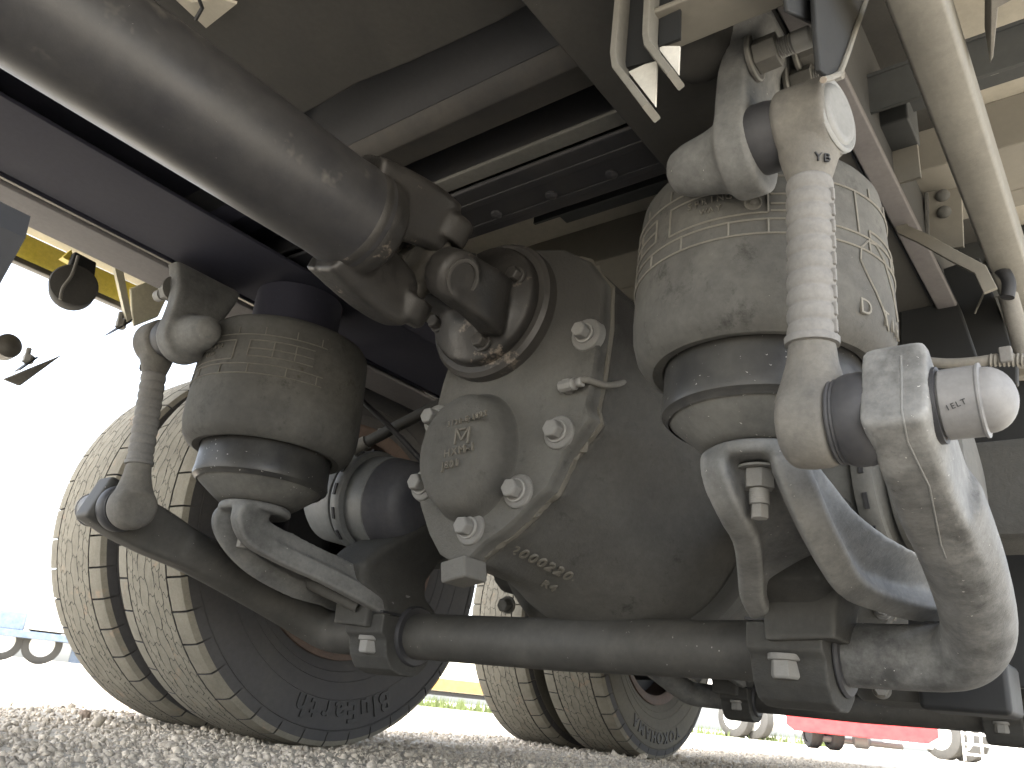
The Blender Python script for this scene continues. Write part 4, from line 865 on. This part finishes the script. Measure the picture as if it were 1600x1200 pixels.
# truck far left
D0 = 26
r = thing('parked_truck', 'distant white flatbed truck in glaring sun left of the twin tyres', 'truck', yard(50, D0)[0])
mb = MB(); block(mb, 50, D0, -.2, 1.55, .85, 1.75, 1.2); mb.build('white_box', 'white', r, bevel=.03)
mb = MB(); block(mb, 50, D0, -1.4, 1.6, .62, .80, 1.4); mb.build('frame', 'blue', r, bevel=.01)
mb = MB(); block(mb, 50, D0, -1.4, -.3, .80, 1.25, .9, .1); mb.build('tool_box', 'blue', r, bevel=.02)
mb = MB(); block(mb, 50, D0, 1.0, 1.5, .12, .8, .6, .4); mb.build('mudflap', 'blue', r, bevel=.01)
for u in (-.7, .25, 2.0):
    p, sd_, fw = yard(50, D0); wheel_far('wheel', p + sd_ * u + fw * .5 + V(0, 0, .5), .5, .3, fw, 'plate', 'white', r)
mb = MB(); block(mb, 50, D0, .9, 1.0, 1.75, 2.2, .1, .1); block(mb, 50, D0, .9, 1.5, 1.75, 1.83, .1, .1); mb.build('headboard', 'frame', r)
# orange truck bed far behind the centre
D1 = 20
r = thing('orange_skip', 'distant orange and cream container glowing between the tyres', 'container', yard(700, D1)[0])
mb = MB(); block(mb, 700, D1, -1.8, 1.5, .35, 1.1, 1.5); mb.build('body', 'cream', r, bevel=.03)
mb = MB(); block(mb, 700, D1, -1.8, 1.5, .36, .62, 1.5, -.02); mb.build('orange_skirt', 'orange', r, bevel=.01)
mb = MB(); block(mb, 700, D1, -1.8, 1.5, .26, .34, 1.2, .1); mb.build('skid', 'black', r, bevel=.01)
def weeds(a, dist, u0, u1, n, l):
    p, sd_, fw = yard(a, dist); mb = MB()
    for i in range(n):
        b = p + sd_ * random.uniform(u0, u1) + fw * random.uniform(-.2, .3); h = random.uniform(.08, .26); t = b + V(random.uniform(-.06, .06), random.uniform(-.06, .06), h); w = sd_ * .018
        v = [mb.b.verts.new(q_) for q_ in (b - w, b + w, t)]; mb.face(v)
    o = mb.build('weeds', 'green', smooth=False); tag(o, l, 'weeds', kind='stuff')
weeds(720, 18, -.8, 1.0, 260, 'green weeds at the foot of the orange container')
weeds(1220, 24, -2.6, 1.2, 320, 'green weeds along the far trucks')
# row of trucks on the right
D2 = 24
r = thing('parked_truck', 'distant white truck with chromed twin wheels behind the second axle', 'truck', yard(1200, D2)[0], 'trucks parked across the yard')
for a in (1150, 1180):
    p, sd_, fw = yard(a, D2); wheel_far('wheel', p + V(0, 0, .52), .52, .3, fw + sd_ * .9, 'plate', 'white', r)
mb = MB(); block(mb, 1200, D2, -1.2, 2.4, .95, 1.15, 1.2, .4); mb.build('chassis', 'frame', r, bevel=.02)
mb = MB(); block(mb, 1260, D2, -.9, .5, .25, 1.0, .8); mb.build('side_box', 'white', r, bevel=.03)
mb = MB(); block(mb, 1200, D2, -2.6, 6, 1.2, 2.9, 2.0, .3); mb.build('body', 'white', r, bevel=.05)
r = thing('trailer', 'bright red low trailer panel with axle beneath behind the rear bar', 'trailer', yard(1340, 16)[0])
mb = MB(); p, sd_, fw = yard(1340, 16); 
pl = [(-1.15, .34), (-1.02, .25), (1.05, .25), (1.22, .36), (1.22, .60), (-.1, 1.35), (-1.15, 1.3)]
mb.prism([p + sd_ * u + V(0, 0, z) for u, z in pl], fw * .06); mb.build('red_panel', 'red', r, bevel=.01)
mb = MB(); mb.lathe(p + fw * .5 + V(0, 0, .17) - sd_ * .6, sd_, [(0, .05), (1.3, .05)], 12); mb.lathe(p + fw * .5 + V(0, 0, .19) - sd_ * .1, sd_, [(0, .05), (.05, .12), (.25, .12), (.3, .05)], 12); mb.build('axle', 'boltd', r)
for u in (-.75, -.4): wheel_far('wheel', p + sd_ * u + fw * .6 + V(0, 0, .24), .24, .2, sd_ + fw * .5, 'plate', 'plate', r)
r = thing('parked_truck', 'distant white truck with two large wheels right of the red trailer', 'truck', yard(1490, D2)[0], 'trucks parked across the yard')
for a in (1474, 1508):
    p, sd_, fw = yard(a, D2); wheel_far('wheel', p + V(0, 0, .55), .55, .3, fw + sd_ * .8, 'plate', 'white', r)
mb = MB(); block(mb, 1420, D2, -.6, .7, .2, 1.0, .8); mb.build('side_box', 'white', r, bevel=.03)
mb = MB(); block(mb, 1480, D2, -2.2, 4.5, 1.15, 2.8, 2.0, .3); mb.build('body', 'white', r, bevel=.05)
r = thing('stillage', 'white wire cage pallet at the right end of the yard', 'cage', yard(1570, 20)[0])
for k in range(5): mb = MB(); block(mb, 1570, 20, -.75, .9, .15 + k * .19, .19 + k * .19, .04); mb.build('rail', 'white', r)
for k in range(6): mb = MB(); block(mb, 1570, 20, -.75 + k * .32, -.71 + k * .32, .05, 1.0, .05, -.05); mb.build('post', 'white', r)
mb = MB(); block(mb, 1600, 13, -.05, .6, .35, .6, .2); simple('marker_lamp', mb, 'orange', 'small orange marker box at the right edge of the yard', 'marker')

# dark items low on the right behind the anti-roll bar
r = thing('lower_mount', 'round grey casting with small bolt under the bend of the pale arm', 'mount', at(1420, 1085, X=1.5))
c = at(1425, 1070, X=1.5); mb = MB(); mb.lathe(c, (0, 0, -1), [(-.08, .05), (-.02, .085), (.015, .088), (.03, .075), (.036, .03)], 40); mb.build('casting', 'castd', r)
mb = MB(); mb.bolt(at(1378, 1078, X=1.4), (-1, -.2, 0), .011, .02); mb.build('bolt', 'boltd', r)
c = at(1515, 1075, X=1.45); mb = MB(); mb.box(c, (.12, .12, .075)); simple('spring_pad', mb, 'mud', 'black block with a thin pale edge under the bend of the arm', 'block', bevel=.008)
mb = MB(); mb.prism(px((1395, 600), (1700, 590), (1700, 1075), (1560, 1075), (1420, 1000), X=1.62), (.03, 0, 0)); simple('dark_backdrop', mb, 'mud', 'added black backdrop sheet low behind the domed cap at the right edge', 'shield')  # added black sheet that darkens the view behind the arm

r = thing('floor_gap_patch', 'pale notched patch for the bright gap, with a dark cable, past the top of the driveshaft', 'plate', at(320, 15, Z=.835))
mb = MB(); mb.prism(px((262, -12), (322, 44), (370, 6), (340, -2), (300, 4), Z=.828), (0, 0, .004)); mb.build('plate', 'floor', r)  # added floor-coloured patch stands in for the bright gap to the floor
mb = MB(); mb.tube(px((310, -4), (316, 12), (306, 30), Z=.822), .0022, 8); mb.build('cable', 'black', r)
# more of the ordinary clutter: brake lines and cables along rails and axle
for pts, rad_, m, l in (
    ([(1.10, CY + .30, .52), (1.02, CY + .36, .60), (.98, CY + .47, .70), (1.0, CY + .53, .79)], .0055, 'rub', 'black rubber brake hose rising from the left brake chamber'),
    ([(1.18, CY - .42, .58), (1.12, CY - .47, .66), (1.10, CY - .50, .76)], .0055, 'rub', 'black rubber brake hose rising from the right brake chamber'),
    ([(.2, CY + .52, .86), (.7, CY + .525, .85), (1.3, CY + .52, .86), (2.0, CY + .52, .86)], .005, 'rub', 'black air line clipped along the inside of the left rail'),
    ([(-.2, .50, .835), (.2, .47, .822), (.45, .45, .83)], .005, 'rub', 'black cable under the pressed cross member near the right rail')):
    mb = MB(); mb.tube(spline(pts, 8), rad_, 10); simple('brake_hose', mb, m, l, 'hose', bevel=0)
